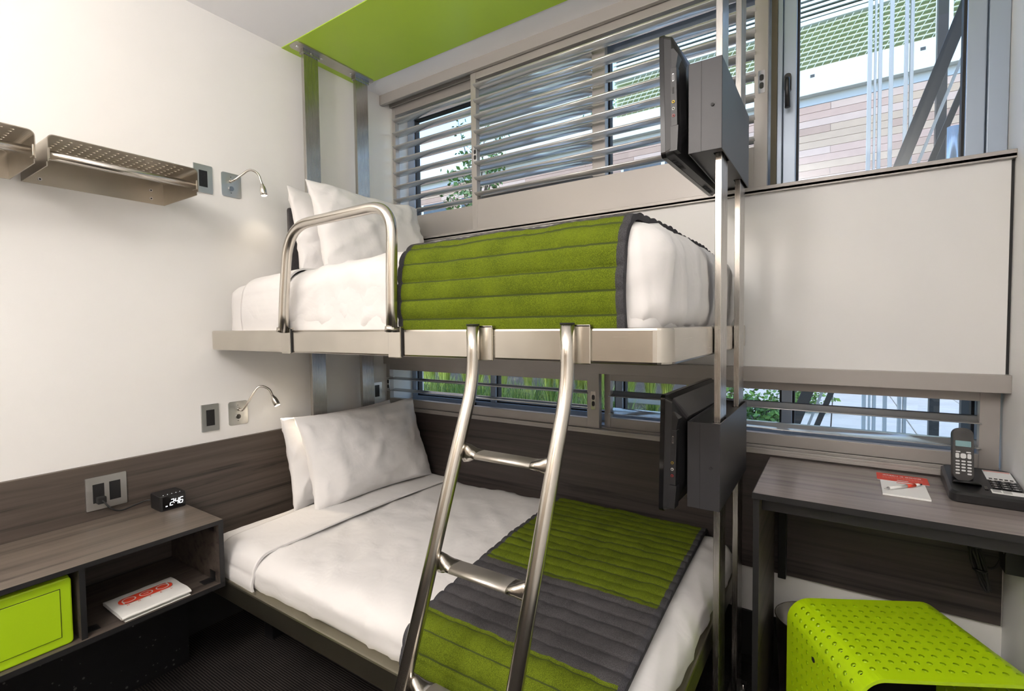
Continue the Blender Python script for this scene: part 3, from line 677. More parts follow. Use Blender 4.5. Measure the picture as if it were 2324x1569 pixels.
# ================================================================== TELEVISIONS
def television(zc, label, tilt, z0b, z1b, ml, yaw):
    # cover box clamped around the posts
    bx = thing('tv_mount_box', ml, 'tv mount', (1.90, -0.41, z0b))
    xa, xb, ya, yb = 1.862, 1.946, -0.620, -0.165
    b = MB()
    b.box(xa, xb, ya, ya + 0.003, z0b, z1b); b.box(xb - 0.003, xb, ya + 0.003, yb, z0b, z1b); b.box(xa, xa + 0.003, ya + 0.003, yb, z0b, z1b); b.box(xa + 0.003, xb - 0.003, yb - 0.003, yb, z0b, z1b)
    b.build('cover', CHAR, bx, bev=0.0012)
    for zz in (z0b + 0.006, z1b - 0.010):       # lids with openings for the two posts
        cap = MB()
        for (a0, a1) in ((ya + 0.003, -0.574), (-0.481, -0.272), (-0.174, yb - 0.003)): cap.box(xa + 0.003, xb - 0.003, a0, a1, zz, zz + 0.004)
        cap.box(xa + 0.003, 1.916, -0.574, -0.481, zz, zz + 0.004).box(xa + 0.003, 1.916, -0.272, -0.174, zz, zz + 0.004)
        cap.build('lid', CHAR, bx, fixn=True)
    MB().box(1.8945, 1.8955, ya - 0.0006, ya, z0b, z1b).build('seam', EDGE, bx)
    MB().cyl((1.923, ya - 0.0005, z0b + 0.115), (1.923, ya - 0.004, z0b + 0.115), 0.0042, 10).build('screw', FRAMED, bx)
    MB().box(1.853, xa, -0.47, -0.30, z0b + 0.05, z1b - 0.05).build('bracket', BLACK, bx)
    # television
    Wd, Hh = 0.52, 0.325
    tv = thing('television', label, 'television', (1.803, -0.385, zc), 0.0)
    tv.rotation_euler = (0, tilt, yaw); ORG[tv.name] = Vector((0, 0, 0))
    # local: +x back, -x screen, y width
    def rr_ring(x, w_, h_, r, zo=0.0): return [Vector((x, p[0], p[1] + zo)) for p in rrect(-w_ / 2, w_ / 2, -h_ / 2, h_ / 2, r, 4)]
    def loft(rings, name, m_, capA=True, capB=True):
        q = MB(); n = len(rings[0])
        for R_ in rings: q.v += R_
        for i in range(len(rings) - 1):
            for j in range(n): q.f.append([i * n + j, i * n + (j + 1) % n, (i + 1) * n + (j + 1) % n, (i + 1) * n + j]); q.sm.append(False); q.mi.append(0)
        if capA: q.f.append(list(range(n))); q.sm.append(False); q.mi.append(0)
        if capB: q.f.append([(len(rings) - 1) * n + j for j in range(n)][::-1]); q.sm.append(False); q.mi.append(0)
        return q.build(name, m_, tv, local=True, fixn=True)
    loft([rr_ring(0.0, Wd, Hh, 0.012), rr_ring(0.012, Wd, Hh, 0.012)], 'bezel', BLACKG)
    BX('screen', (-0.0008, 0.0002, -Wd / 2 + 0.018, Wd / 2 - 0.018, -Hh / 2 + 0.024, Hh / 2 - 0.018), BLACKG, tv, local=True)
    sh = loft([rr_ring(0.012, Wd - 0.004, Hh - 0.004, 0.012), rr_ring(0.030, Wd - 0.012, Hh - 0.016, 0.014), rr_ring(0.044, Wd - 0.060, Hh - 0.080, 0.03), rr_ring(0.054, Wd - 0.11, Hh - 0.13, 0.03)], 'back_shell', TVB)
    # connector bay on the near side edge of the back
    yb_ = -Wd / 2 + 0.006
    pp = BX('port_bay', (0.0225, 0.0435, yb_ - 0.0005, yb_ + 0.030, -0.085, 0.068), TVB, tv, 0.001, local=True)
    MB().prism([(0.022, 0.118), (0.022, 0.068), (0.042, 0.068), (0.0475, 0.100), (0.036, 0.118)], 'y', yb_ + 0.0, yb_ + 0.034).build('grip', TVB, tv, local=True)
    MB().prism([(0.022, -0.150), (0.022, -0.085), (0.046, -0.085), (0.042, -0.150)], 'y', yb_ - 0.001, yb_ + 0.034).build('corner_block', TVB, tv, local=True)
    BX('hdmi_port', (0.0320, 0.0365, yb_ - 0.0012, yb_ - 0.0004, 0.032, 0.052), CHROME, tv, local=True); BX('hdmi_port_core', (0.0328, 0.0357, yb_ - 0.0016, yb_ - 0.0011, 0.034, 0.050), FRAMED, tv, local=True)
    BX('usb_port', (0.0320, 0.0360, yb_ - 0.0012, yb_ - 0.0004, 0.000, 0.016), FRAMED, tv, local=True)
    for kz, mm, nm in ((-0.022, YEL, 'yellow'), (-0.040, WHT, 'white'), (-0.058, JRED, 'red')):
        j_ = MB().cyl((0.034, yb_ + 0.001, kz), (0.034, yb_ - 0.0022, kz), 0.0038, 12).build('av_jack', mm, tv, local=True, label=nm + ' connector ring')
        MB().cyl((0.034, yb_ - 0.002, kz), (0.034, yb_ - 0.0028, kz), 0.0023, 10).build('jack_core', FRAMED, j_, local=True)
    vt = MB()
    for s_ in (-1, 1):
        for i in range(7): vt.box(0.0125, 0.0205 + 0.004, s_ * 0.16 - 0.045 + i * 0.014, s_ * 0.16 - 0.039 + i * 0.014, -Hh / 2 + 0.0006, -Hh / 2 + 0.0022)
    vt.build('speaker_slots', FRAMED, tv, local=True)['kind'] = 'stuff'
    rb = MB()
    for i in range(9): rb.box(0.030 + i * 0.0016, 0.0315 + i * 0.0017, -0.19, 0.19, Hh / 2 - 0.016 - i * 0.0055, Hh / 2 - 0.0135 - i * 0.0055)
    rb.build('vent_ribs', TVB, tv, local=True)
    MB().prism(rrect(-0.04, 0.04, -0.045, 0.045, 0.02), 'x', 0.053, 0.056).build('mount_boss', BLACK, tv, local=True)
    return tv
television(1.862, 'black flat television on the steel posts above the upper bunk foot', math.radians(-1.0), 1.702, 1.937, 'grey steel mount box on the posts behind the upper television', math.radians(-2))
television(0.892, 'black flat television on the steel posts at the lower bed foot', math.radians(1.0), 0.748, 0.984, 'dark steel mount box on the posts behind the lower television', math.radians(-2))

# ================================================================== WALL FITTINGS (left wall)
def outlet(y0, y1, z0, z1, label, n=1, slots=True, name='wall_outlet', group=None, x=0.0):
    o = thing(name, label, 'outlet', (x, (y0 + y1) / 2, z0), group=group)
    MB().prism(rrect(y0, y1, z0, z1, 0.003, 3), 'x', x, x + 0.006).build('plate', PLATE, o, bev=0.001)
    wd = (y1 - y0) / n
    for k in range(n):
        c = y0 + wd * (k + 0.5); hw, hh = 0.0165, 0.0335; zc = (z0 + z1) / 2
        off = (0.006 if k == 0 else -0.006) if n == 2 else 0
        BX('socket', (x + 0.0055, x + 0.0072, c + off - hw, c + off + hw, zc - hh, zc + hh), BLACK, o, 0.0008)
        if slots and k == 0:
            for s_ in (-1, 1):
                b = MB(); b.box(x + 0.0071, x + 0.0075, c + off - 0.007, c + off - 0.005, zc + s_ * 0.017 - 0.004, zc + s_ * 0.017 + 0.004).box(x + 0.0071, x + 0.0075, c + off + 0.005, c + off + 0.007, zc + s_ * 0.017 - 0.004, zc + s_ * 0.017 + 0.003).cyl((x + 0.0071, c + off, zc + s_ * 0.017 - 0.009), (x + 0.0075, c + off, zc + s_ * 0.017 - 0.009), 0.0022, 8)
                b.build('socket_slots', FRAMED, o)
    return o
outlet(-1.016, -0.942, 1.815, 1.930, 'steel wall outlet beside the upper reading lamp behind the shelf end')
outlet(-1.019, -0.949, 0.820, 0.934, 'steel wall outlet beside the lower reading lamp')
outlet(-1.408, -1.289, 0.614, 0.731, 'double steel wall outlet on the wood panel above the cabinet', n=2, x=0.018)
outlet(-0.121, -0.050, 0.835, 0.935, 'small steel wall outlet near the corner behind the flat bar post')

def reading_lamp(y0, z0, label, path, head_dir, power):
    L = thing('reading_lamp', label, 'lamp', (0.0, y0 + 0.042, z0))
    MB().prism(rrect(y0, y0 + 0.084, z0, z0 + 0.103, 0.010, 5), 'x', 0.0, 0.0035).build('wall_plate', PLATE, L, bev=0.0006)
    yc = y0 + 0.040
    for zz in (z0 + 0.086, z0 + 0.018): MB().cyl((0.0035, yc, zz), (0.0045, yc, zz), 0.0028, 10).build('screw', mat('screw_dark', (0.25, 0.25, 0.25), 0.4, 1.0) if not bpy.data.materials.get('screw_dark') else bpy.data.materials['screw_dark'], L)
    MB().cyl((0.0035, yc, z0 + 0.036), (0.008, yc, z0 + 0.036), 0.0105, 20).build('push_button', CHROME, L)
    P = smooth_path(path, 9)
    MB().tube(P, 0.0048, 12).build('gooseneck', TUBE, L)
    MB().cyl((0.0035, P[0].y, P[0].z), (0.012, P[0].y, P[0].z), 0.0075, 14).build('collar', TUBE, L)
    e = P[-1]; d = Vector(head_dir).normalized()
    hd = MB().tube([e - d * 0.006, e, e + d * 0.006, e + d * 0.020, e + d * 0.034, e + d * 0.044], [0.0062, 0.0068, 0.0105, 0.0135, 0.0140, 0.0125], 20).build('lamp_head', TUBE, L)
    MB().tube([e + d * 0.0441, e + d * 0.0450], [0.0112, 0.0112], 18).build('lens', LEDL, hd)
    sp = bpy.data.lights.new('reading_light', 'SPOT'); sp.energy = power; sp.color = (1.0, 0.84, 0.62); sp.spot_size = math.radians(115); sp.spot_blend = 0.8; sp.shadow_soft_size = 0.012
    so_ = bpy.data.objects.new('reading_light', sp); col.objects.link(so_); so_.parent = L
    so_.location = e + d * 0.047 - Vector((0.0, y0 + 0.042, z0)); so_.rotation_euler = d.to_track_quat('-Z', 'Y').to_euler()
    return L
reading_lamp(-0.906, 1.820, 'gooseneck reading lamp over the upper bunk, neck arched from its plate', [(0.004, -0.868, 1.887), (0.030, -0.866, 1.888), (0.050, -0.845, 1.912), (0.065, -0.815, 1.938), (0.078, -0.787, 1.925), (0.087, -0.774, 1.878)], (0.10, 0.10, -1), 1.0)
reading_lamp(-0.909, 0.828, 'gooseneck reading lamp over the lower bed', [(0.004, -0.866, 0.896), (0.026, -0.860, 0.893), (0.042, -0.842, 0.930), (0.060, -0.806, 0.990), (0.080, -0.772, 0.980), (0.092, -0.758, 0.944)], (0.45, 0.22, -1), 3.4)

# ---- wall shelves with hanging rod
def wall_shelf(y0, y1, label):
    S = thing('wall_shelf', label, 'shelf', (0.0, (y0 + y1) / 2, 1.733), group=None)
    D, zb, zt, th, r = 0.280, 1.733, 1.824, 0.0025, 0.016
    BX('back_plate', (0.0005, 0.003, y0, y1, zb, zt - 0.004), STSH, S)
    # top plate bent down at both ends: profile in (y,z), holes punched through the top
    def perforated(xa, xb, ya, yb, z, th):
        b = MB(); nx_, ny_ = 8, 15; px = (xb - xa) / nx_; py = (yb - ya) / ny_; rh = 0.0042; K = 10
        for i in range(nx_):
            for j in range(ny_):
                x0_, y0_ = xa + i * px, ya + j * py; cx, cy = x0_ + px / 2, y0_ + py / 2
                for zz, fl in ((z, True), (z + th, False)):
                    m0 = len(b.v); hole = []; outer = []
                    for k in range(K * 2):
                        a = 2 * PI * k / (K * 2); c, s_ = math.cos(a), math.sin(a)
                        hole.append(Vector((cx + rh * c, cy + rh * s_, zz)))
                        t = min(px / 2 / abs(c) if abs(c) > 1e-6 else 9, py / 2 / abs(s_) if abs(s_) > 1e-6 else 9)
                        outer.append(Vector((cx + t * c, cy + t * s_, zz)))
                    corner = [Vector((x0_ + px, y0_ + py, zz)), Vector((x0_, y0_ + py, zz)), Vector((x0_, y0_, zz)), Vector((x0_ + px, y0_, zz))]
                    b.v += hole + outer + corner
                    n2 = K * 2; ca = [math.atan2(py, px), PI - math.atan2(py, px), PI + math.atan2(py, px), 2 * PI - math.atan2(py, px)]
                    for k in range(n2):
                        k2 = (k + 1) % n2; a0 = 2 * PI * k / n2; a1 = 2 * PI * (k + 1) / n2
                        f_ = [m0 + k, m0 + n2 + k]
                        for ci, cang in enumerate(ca):
                            if a0 < cang < a1: f_.append(m0 + 2 * n2 + ci)
                        f_ += [m0 + n2 + k2, m0 + k2]
                        b.f.append(f_[::-1] if fl else f_); b.sm.append(False); b.mi.append(0)
                    if fl: h0 = m0
                    else: h1 = m0
                for k in range(K * 2):
                    k2 = (k + 1) % (K * 2); b.f.append([h0 + k, h0 + k2, h1 + k2, h1 + k]); b.sm.append(True); b.mi.append(0)
        return b
    m = perforated(0.055, 0.262, y0 + 0.028, y1 - 0.028, zt - th, th)
    m.box(0.003, 0.055, y0 + 0.028, y1 - 0.028, zt - th, zt).box(0.262, D, y0 + 0.028, y1 - 0.028, zt - th, zt)
    m.box(0.003, D, y0 + r, y0 + 0.028, zt - th, zt).box(0.003, D, y1 - 0.028, y1 - r, zt - th, zt)
    m.build('perforated_top', STSH, S)
    for s_ in (-1, 1):
        e = y0 if s_ < 0 else y1; q = lambda y: (e + (y - y0)) if s_ < 0 else (e - (y - y0))
        prof = [(q(y0 + r), zt)] + [(q(y0 + r - r * math.sin(a)), zt - r + r * math.cos(a)) for a in [PI / 2 * i / 6 for i in range(7)]]
        inn = [(q(y0 + r), zt - th)] + [(q(y0 + r - (r - th) * math.sin(a)), zt - r + (r - th) * math.cos(a)) for a in [PI / 2 * i / 6 for i in range(7)]]
        P = prof[1:] + [(q(y0), zb), (q(y0 + th), zb)] + inn[:0:-1]
        # end cheek: rounded lower front corner
        b = MB(); n = len(P)
        b.prism(P, 'x', 0.003, D - 0.012)
        P2 = prof[1:] + [(q(y0), zb + 0.012), (q(y0 + th), zb + 0.012)] + inn[:0:-1]
        b.prism(P2, 'x', D - 0.012, D)
        b.build('end_cheek', STSH, S, fixn=True)
        BX('rod_boss', (D - 0.034, D - 0.002, min(q(y0 + th), q(y0 + th + 0.004)), max(q(y0 + th), q(y0 + th + 0.004)), 1.752, 1.784), STSH, S, 0.001)
    MB().cyl((D - 0.018, y0 + th, 1.768), (D - 0.018, y1 - th, 1.768), 0.0125, 18).build('rod', TUBE, S)
    for yy, zz in ((y0 + 0.045, 1.750), (y1 - 0.045, 1.783), (y1 - 0.045, 1.752)):
        sc_ = MB().cyl((0.003, yy, zz), (0.0055, yy, zz), 0.0058, 16).build('screw', PLATE, S); MB().cyl((0.0055, yy, zz), (0.0062, yy, zz), 0.0028, 8).build('screw_recess', FRAMED, sc_)
    return S
wall_shelf(-1.527, -1.122, 'perforated steel wall shelf with rod, nearer the reading lamp')
wall_shelf(-1.957, -1.552, 'perforated steel wall shelf with rod, farther from the reading lamp')

# ================================================================== CABINET BY THE BED
cb = thing('bedside_cabinet', 'long low woodgrain cabinet with open cubbies beside the lower bed', 'cabinet', (0.2, -1.9, 0.0))
yR, yLft = -1.138, -2.75
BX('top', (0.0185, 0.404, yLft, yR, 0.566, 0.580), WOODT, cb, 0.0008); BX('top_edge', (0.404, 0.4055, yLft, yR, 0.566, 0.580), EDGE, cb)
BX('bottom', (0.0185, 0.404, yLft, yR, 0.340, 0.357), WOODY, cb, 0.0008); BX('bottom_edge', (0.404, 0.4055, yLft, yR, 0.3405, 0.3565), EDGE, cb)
BX('end_panel', (0.0185, 0.403, yR - 0.016, yR - 0.0005, 0.357, 0.566), WOODY, cb, 0.0008); BX('end_panel_edge', (0.403, 0.4052, yR - 0.016, yR - 0.0005, 0.357, 0.566), EDGE, cb)
BX('divider', (0.0185, 0.396, -1.532, -1.518, 0.357, 0.566), WOODY, cb, 0.0008); BX('divider_edge', (0.396, 0.398, -1.532, -1.518, 0.357, 0.566), EDGE, cb)
BX('back_panel', (0.0185, 0.026, yLft, yR - 0.016, 0.357, 0.566), WOODY, cb)
MB().cyl((0.026, -1.30, 0.52), (0.028, -1.30, 0.52), 0.006, 12).build('cable_grommet', BLACK, cb)
def brace(x, y, z, sy, sz):
    b = MB(); b.box(x, x + 0.035, min(y, y + sy * 0.038), max(y, y + sy * 0.038), min(z, z + sz * 0.002), max(z, z + sz * 0.002)); b.box(x, x + 0.035, min(y, y + sy * 0.002), max(y, y + sy * 0.002), min(z, z + sz * 0.032), max(z, z + sz * 0.032))
    b.build('corner_bracket', BLACK, cb)
brace(0.335, yR - 0.016, 0.3572, -1, 1); brace(0.335, -1.518, 0.3572, 1, 1); brace(0.335, yR - 0.016, 0.5658, -1, -1)
BX('plinth', (0.02, 0.180, yLft, yR - 0.03, 0.0, 0.340), SPECK, cb)
# ---- safe
sf = thing('safe', 'lime green safe in the cabinet cubby', 'safe', (0.21, -1.75, 0.3575))
BX('body', (0.05, 0.372, -1.965, -1.546, 0.3575, 0.549), LIMES, sf, 0.006)
MB().prism(rrect(-1.965, -1.546, 0.3580, 0.549, 0.010), 'x', 0.372, 0.386).build('front_frame', LIMES, sf, bev=0.004)
BX('door_gap', (0.3862, 0.3868, -1.935, -1.571, 0.384, 0.524), EDGE, sf); BX('door', (0.3868, 0.3884, -1.9335, -1.5725, 0.3855, 0.5225), LIMES, sf, 0.0008)
# ---- folded bag
bag = thing('folded_bag', 'folded white laundry bag printed with a red pill-shaped logo', 'bag', (0.318, -1.342, 0.3575), math.radians(0))
def bagm(x0, x1, y0, y1, z0, z1, seed):
    b = MB()
    def hz(u, v): return 0.0025 * noise.noise(Vector((u * 3 + seed, v * 4, 0)))
    b.grid(lambda u, v: (x0 + (x1 - x0) * u, y0 + (y1 - y0) * v, z1 + hz(u, v) - 0.003 * (2 * u - 1) ** 4), 16, 20)
    b.grid(lambda u, v: (x0 + (x1 - x0) * u, y0 + (y1 - y0) * v, z0), 16, 20, flip=True)
    b.grid(lambda u, v: (x0, y0 + (y1 - y0) * u, z0 + (z1 - 0.003 + hz(0, u) - z0) * v), 20, 2, flip=True)
    b.grid(lambda u, v: (x1 + 0.004 * math.sin(PI * v), y0 + (y1 - y0) * u, z0 + (z1 - 0.003 + hz(1, u) - z0) * v), 20, 4)
    b.grid(lambda u, v: (x0 + (x1 - x0) * u, y0, z0 + (z1 + hz(u, 0) - 0.003 * (2 * u - 1) ** 4 - z0) * v), 16, 2)
    b.grid(lambda u, v: (x0 + (x1 - x0) * u, y1, z0 + (z1 + hz(u, 1) - 0.003 * (2 * u - 1) ** 4 - z0) * v), 16, 2, flip=True)
    return b
bagm(0.246, 0.398, -1.430, -1.248, 0.358, 0.364, 1).build('lower_fold', BAGW, bag); bagm(0.248, 0.400, -1.438, -1.246, 0.367, 0.379, 3).build('upper_fold', BAGW, bag)
# logo: red pill, white rings forming the letters, small letters below (reads along +y, top towards the wall)
def flat(poly, z, th, T): 
    b = MB(); b.prism(poly, 'z', z, z + th); return b
lg = MB(); lx, ly, ll, lw = 0.310, -1.342, 0.150, 0.046
zt = 0.3815
pill = [(lx + p[1], ly + p[0]) for p in rrect(-ll / 2, ll / 2, -lw / 2, lw / 2, lw / 2 - 0.0005, 8)]
logo = MB().prism(pill[::-1], 'z', zt, zt + 0.0004).build('logo', RED, bag)
def ringm(b, cx, cy, r, w_, z):
    n = 26; V = []
    for k in range(n):
        a = 2 * PI * k / n
        for rr_ in (r, r - w_): V.append((cx + rr_ * 1.0 * math.sin(a), cy + rr_ * 1.15 * math.cos(a), z))
    b.add(V, [[2 * k, 2 * k + 1, (2 * k + 3) % (2 * n), (2 * k + 2) % (2 * n)] for k in range(n)])
rg = MB()
for k, c in enumerate((-0.047, 0.0, 0.047)): ringm(rg, lx, ly + c, 0.0165, 0.003, zt + 0.0007)
rg.box(lx - 0.002, lx + lw / 2 - 0.001, ly - 0.0665, ly - 0.0635, zt + 0.0005, zt + 0.0008).box(lx - lw / 2 + 0.001, lx + 0.002, ly + 0.0635, ly + 0.0665, zt + 0.0005, zt + 0.0008)
rg.build('logo_letters', BAGW, logo)
def lay_text(body, size, cx, cy, z, m_, parent, name, along='y', local=False, depth=0.0002):
    v, f = text_mb(body, size, depth); b = MB()
    if along == 'y': V = [(cx - p.y, cy + p.x, z + p.z) for p in v]
    else: V = [(cx + p.x, cy + p.y, z + p.z) for p in v]
    return b.add(V, f).build(name, m_, parent, local=local)
lay_text('THE', 0.008, lx, ly, zt + 0.0006, BAGW, logo, 'logo_word')
for k, ch_ in enumerate('HOTEL'): lay_text(ch_, 0.010, lx + 0.033, ly - 0.060 + k * 0.030, zt - 0.0002, RED, bag, 'letter')

# ---- alarm clock
ck = thing('alarm_clock', 'small black alarm clock with glowing white digits on the cabinet', 'clock', (0.098, -1.186, 0.580))
pf = rrect(-0.045, 0.045, -0.0435, 0.0435, 0.010)
MB().prism([(0.098 + p[0], -1.186 + p[1]) for p in pf], 'z', 0.580, 0.636).build('body', BLACK, ck, bev=0.003)
BX('front_glass', (0.1431, 0.1436, -1.222, -1.150, 0.586, 0.632), BLACKG, ck)
SEG = {'2': 'abged', '4': 'fgbc', '6': 'afgedc'}
def seg7(ch, yc, zc, hw, hh, t, x):
    b = MB(); R = {'a': (yc - hw + t, yc + hw - t, zc + hh - t, zc + hh), 'd': (yc - hw + t, yc + hw - t, zc - hh, zc - hh + t), 'g': (yc - hw + t, yc + hw - t, zc - t / 2, zc + t / 2), 'f': (yc - hw, yc - hw + t, zc + t * .3, zc + hh - t * .4), 'b': (yc + hw - t, yc + hw, zc + t * .3, zc + hh - t * .4), 'e': (yc - hw, yc - hw + t, zc - hh + t * .4, zc - t * .3), 'c': (yc + hw - t, yc + hw, zc - hh + t * .4, zc - t * .3)}
    sl_ = 0.18
    for s_ in SEG[ch]:
        a0, a1, c0, c1 = R[s_]
        b.add([(x, a0 + (c0 - zc) * sl_, c0), (x, a1 + (c0 - zc) * sl_, c0), (x, a1 + (c1 - zc) * sl_, c1), (x, a0 + (c1 - zc) * sl_, c1), (x + .0006, a0 + (c0 - zc) * sl_, c0), (x + .0006, a1 + (c0 - zc) * sl_, c0), (x + .0006, a1 + (c1 - zc) * sl_, c1), (x + .0006, a0 + (c1 - zc) * sl_, c1)], [(0, 1, 5, 4), (1, 2, 6, 5), (2, 3, 7, 6), (3, 0, 4, 7), (4, 5, 6, 7), (3, 2, 1, 0)])
    return b
for ch, yy in (('2', -1.192), ('4', -1.176), ('6', -1.161)): seg7(ch, yy, 0.608, 0.0062, 0.0115, 0.0021, 0.1437).build('digit', LED, ck)
MB().box(0.1437, 0.1443, -1.1852, -1.1830, 0.6105, 0.6127).box(0.1437, 0.1443, -1.1862, -1.1840, 0.6030, 0.6052).build('colon', LED, ck)
BX('alarm_mark', (0.1437, 0.1443, -1.213, -1.207, 0.5955, 0.5985), LED, ck)
for yy in (-1.214, -1.200, -1.186, -1.172, -1.159): BX('touch_key', (0.128, 0.1298, yy - 0.0012, yy + 0.0012, 0.636, 0.6364), LED, ck)
pth = smooth_path([(0.026, -1.369, 0.648), (0.050, -1.366, 0.645), (0.066, -1.350, 0.618), (0.062, -1.320, 0.602), (0.055, -1.280, 0.606), (0.056, -1.245, 0.612), (0.062, -1.231, 0.612)], 8)
pc = thing('power_cord', 'black power cord plugged into the double outlet and running to the clock', 'cord', (0.05, -1.30, 0.580))
MB().tube(pth, 0.0028, 10).build('cord', RUBBER, pc)
MB().prism(rrect(-1.382, -1.356, 0.637, 0.662, 0.004), 'x', 0.0258, 0.046).build('plug', RUBBER, pc, bev=0.003)

# ================================================================== DESK
dk = thing('desk', 'small woodgrain desk with a side panel against the right wall', 'desk', (2.31, -0.23, 0.0))
BX('desk_top', (2.005, XR - 0.001, -0.468, -0.026, 0.752, 0.769), WOODD, dk, 0.0008); BX('front_edge', (2.005, XR - 0.001, -0.4695, -0.468, 0.752, 0.7685), EDGE, dk)
BX('side_edge', (2.0035, 2.005, -0.4695, -0.026, 0.752, 0.7685), EDGE, dk)
BX('side_panel', (2.006, 2.021, -0.455, -0.020, 0.0, 0.752), WOODY, dk, 0.0008); BX('side_panel_edge', (2.0058, 2.0212, -0.457, -0.455, 0.0, 0.752), EDGE, dk)
BX('support_rail', (2.021, XR - 0.012, -0.40, -0.345, 0.700, 0.752), CHAR, dk, 0.002); BX('support_rail', (2.035, 2.060, -0.055, -0.020, 0.346, 0.752), BLACK, dk, 0.002)
cab = thing('cable_bundle', 'black cable bundle tied up and hanging under the desk', 'cable', (2.54, -0.10, 0.48))
rnd = random.Random(3)
for k in range(6):
    o_ = [(rnd.uniform(-0.011, 0.011), rnd.uniform(-0.011, 0.011)) for _ in range(4)]
    MB().tube(smooth_path([(2.515 + o_[0][0], -0.10 + o_[0][1], 0.752), (2.523 + o_[0][0], -0.10 + o_[0][1], 0.64), (2.538 + o_[1][0], -0.10 + o_[1][1], 0.56), (2.556 + o_[2][0], -0.10 + o_[2][1], 0.484 + 0.008 * rnd.random()), (2.566 + o_[2][0] * .5, -0.10 + o_[2][1], 0.487), (2.552 + o_[1][1], -0.102 + o_[1][0], 0.56), (2.530 + o_[3][0], -0.10 + o_[3][1], 0.66)], 5), 0.0034, 8).build('cable', RUBBER, cab)
for z in (0.60, 0.53): MB().tube([(2.530 + (0.62 - z) * 0.22, -0.10, z), (2.531 + (0.62 - z) * 0.22, -0.10, z + 0.008)], 0.0165, 14).build('tie', BLACK, cab)
MB().tube(smooth_path([(2.548, -0.102, 0.575), (2.565, -0.098, 0.545), (2.585, -0.095, 0.550), (2.598, -0.095, 0.595), (2.604, -0.095, 0.640), (2.610, -0.10, 0.66)], 6), 0.0032, 8).build('cable', RUBBER, cab)
jb = thing('junction_box', 'black junction box on the right wall under the desk', 'electrical box', (XR - 0.02, -0.16, 0.55))
MB().prism([(-0.205, 0.700), (-0.132, 0.700), (-0.132, 0.615), (-0.158, 0.575), (-0.205, 0.575)], 'x', XR - 0.040, XR).build('housing', BLACK, jb, bev=0.002)
BX('cover_plate', (XR - 0.042, XR - 0.0402, -0.195, -0.145, 0.625, 0.690), CHAR, jb, 0.001)

# ---- things on the desk
ZD = 0.769
cdx = thing('card', 'red printed card on the desk', 'card', (2.370, -0.105, ZD), math.radians(-1.5))
MB().prism(rrect(-0.062, 0.062, -0.040, 0.040, 0.004), 'z', 0.0002, 0.0012).build('sheet', PAPER, cdx, local=True)
MB().prism(rrect(-0.062, 0.062, -0.040, 0.040, 0.004), 'z', 0.0012, 0.0016).build('print', REDC, cdx, local=True)
lay_text('GREEN IS GOOD', 0.0125, 0.0, 0.019, 0.0018, WHITEP, cdx, 'lettering', 'x', True)
fine = MB()
for i in range(4):
    for j in range(14): fine.box(-0.048 + j * 0.007, -0.048 + j * 0.007 + 0.0045 + 0.001 * ((i * 7 + j * 3) % 3), 0.004 - i * 0.006, 0.0052 - i * 0.006, 0.0016, 0.0018)
fine.build('small_print', mat('faded_print', (0.86, 0.30, 0.24), 0.5), cdx, local=True)
MB().prism(rrect(-0.014, 0.014, -0.031, -0.025, 0.003), 'z', 0.0016, 0.0019).build('white_pill', WHITEP, cdx, local=True)
pd = thing('notepad', 'white notepad with a small red heading on the desk', 'notepad', (2.364, -0.233, ZD), math.radians(-1.0))
BX('page_block', (-0.052, 0.052, -0.072, 0.070, 0.0003, 0.0055), PAPER, pd, 0.0004, True); BX('backing', (-0.052, 0.052, -0.072, 0.070, 0.0, 0.0003), OLIVE, pd, local=True)
MB().prism(rrect(-0.014, 0.014, 0.054, 0.061, 0.0034), 'z', 0.0055, 0.0057).build('heading', RED, pd, local=True)
ht = MB()
for k in (-0.008, 0, 0.008): ringm(ht, 0.0575 * 0 + k, 0.0575, 0.0028, 0.0006, 0.0059)
ht.build('heading_letters', PAPER, pd, local=True)
pn = thing('pen', 'white ballpoint pen with a red printed band lying on the notepad', 'pen', (2.3625, -0.227, ZD + 0.0056), math.radians(47))
MB().tube([(-0.068, 0, 0.005), (-0.064, 0, 0.005), (-0.052, 0, 0.005)], [0.0008, 0.0018, 0.0042], 12).build('tip', CHROME, pn, local=True)
MB().cyl((-0.052, 0, 0.005), (0.012, 0, 0.005), 0.0045, 14).build('barrel', WHITEP, pn, local=True)
MB().cyl((0.012, 0, 0.005), (0.042, 0, 0.005), 0.0048, 14).build('red_band', RED, pn, local=True)
MB().tube([(0.042, 0, 0.005), (0.056, 0, 0.005), (0.060, 0, 0.005)], [0.0045, 0.004, 0.0022], 14).build('cap_end', WHITEP, pn, local=True)
MB().cyl((0.060, 0, 0.005), (0.067, 0, 0.005), 0.0020, 10).build('push_button', BLACK, pn, local=True)
v, f = text_mb('POD', 0.0062, 0.0001); MB().add([(0.027 + p.x, -0.0028 + p.y * 0.6, 0.0088 + p.z - p.y * 0.12) for p in v], f).build('pen_lettering', WHITEP, pn, local=True)

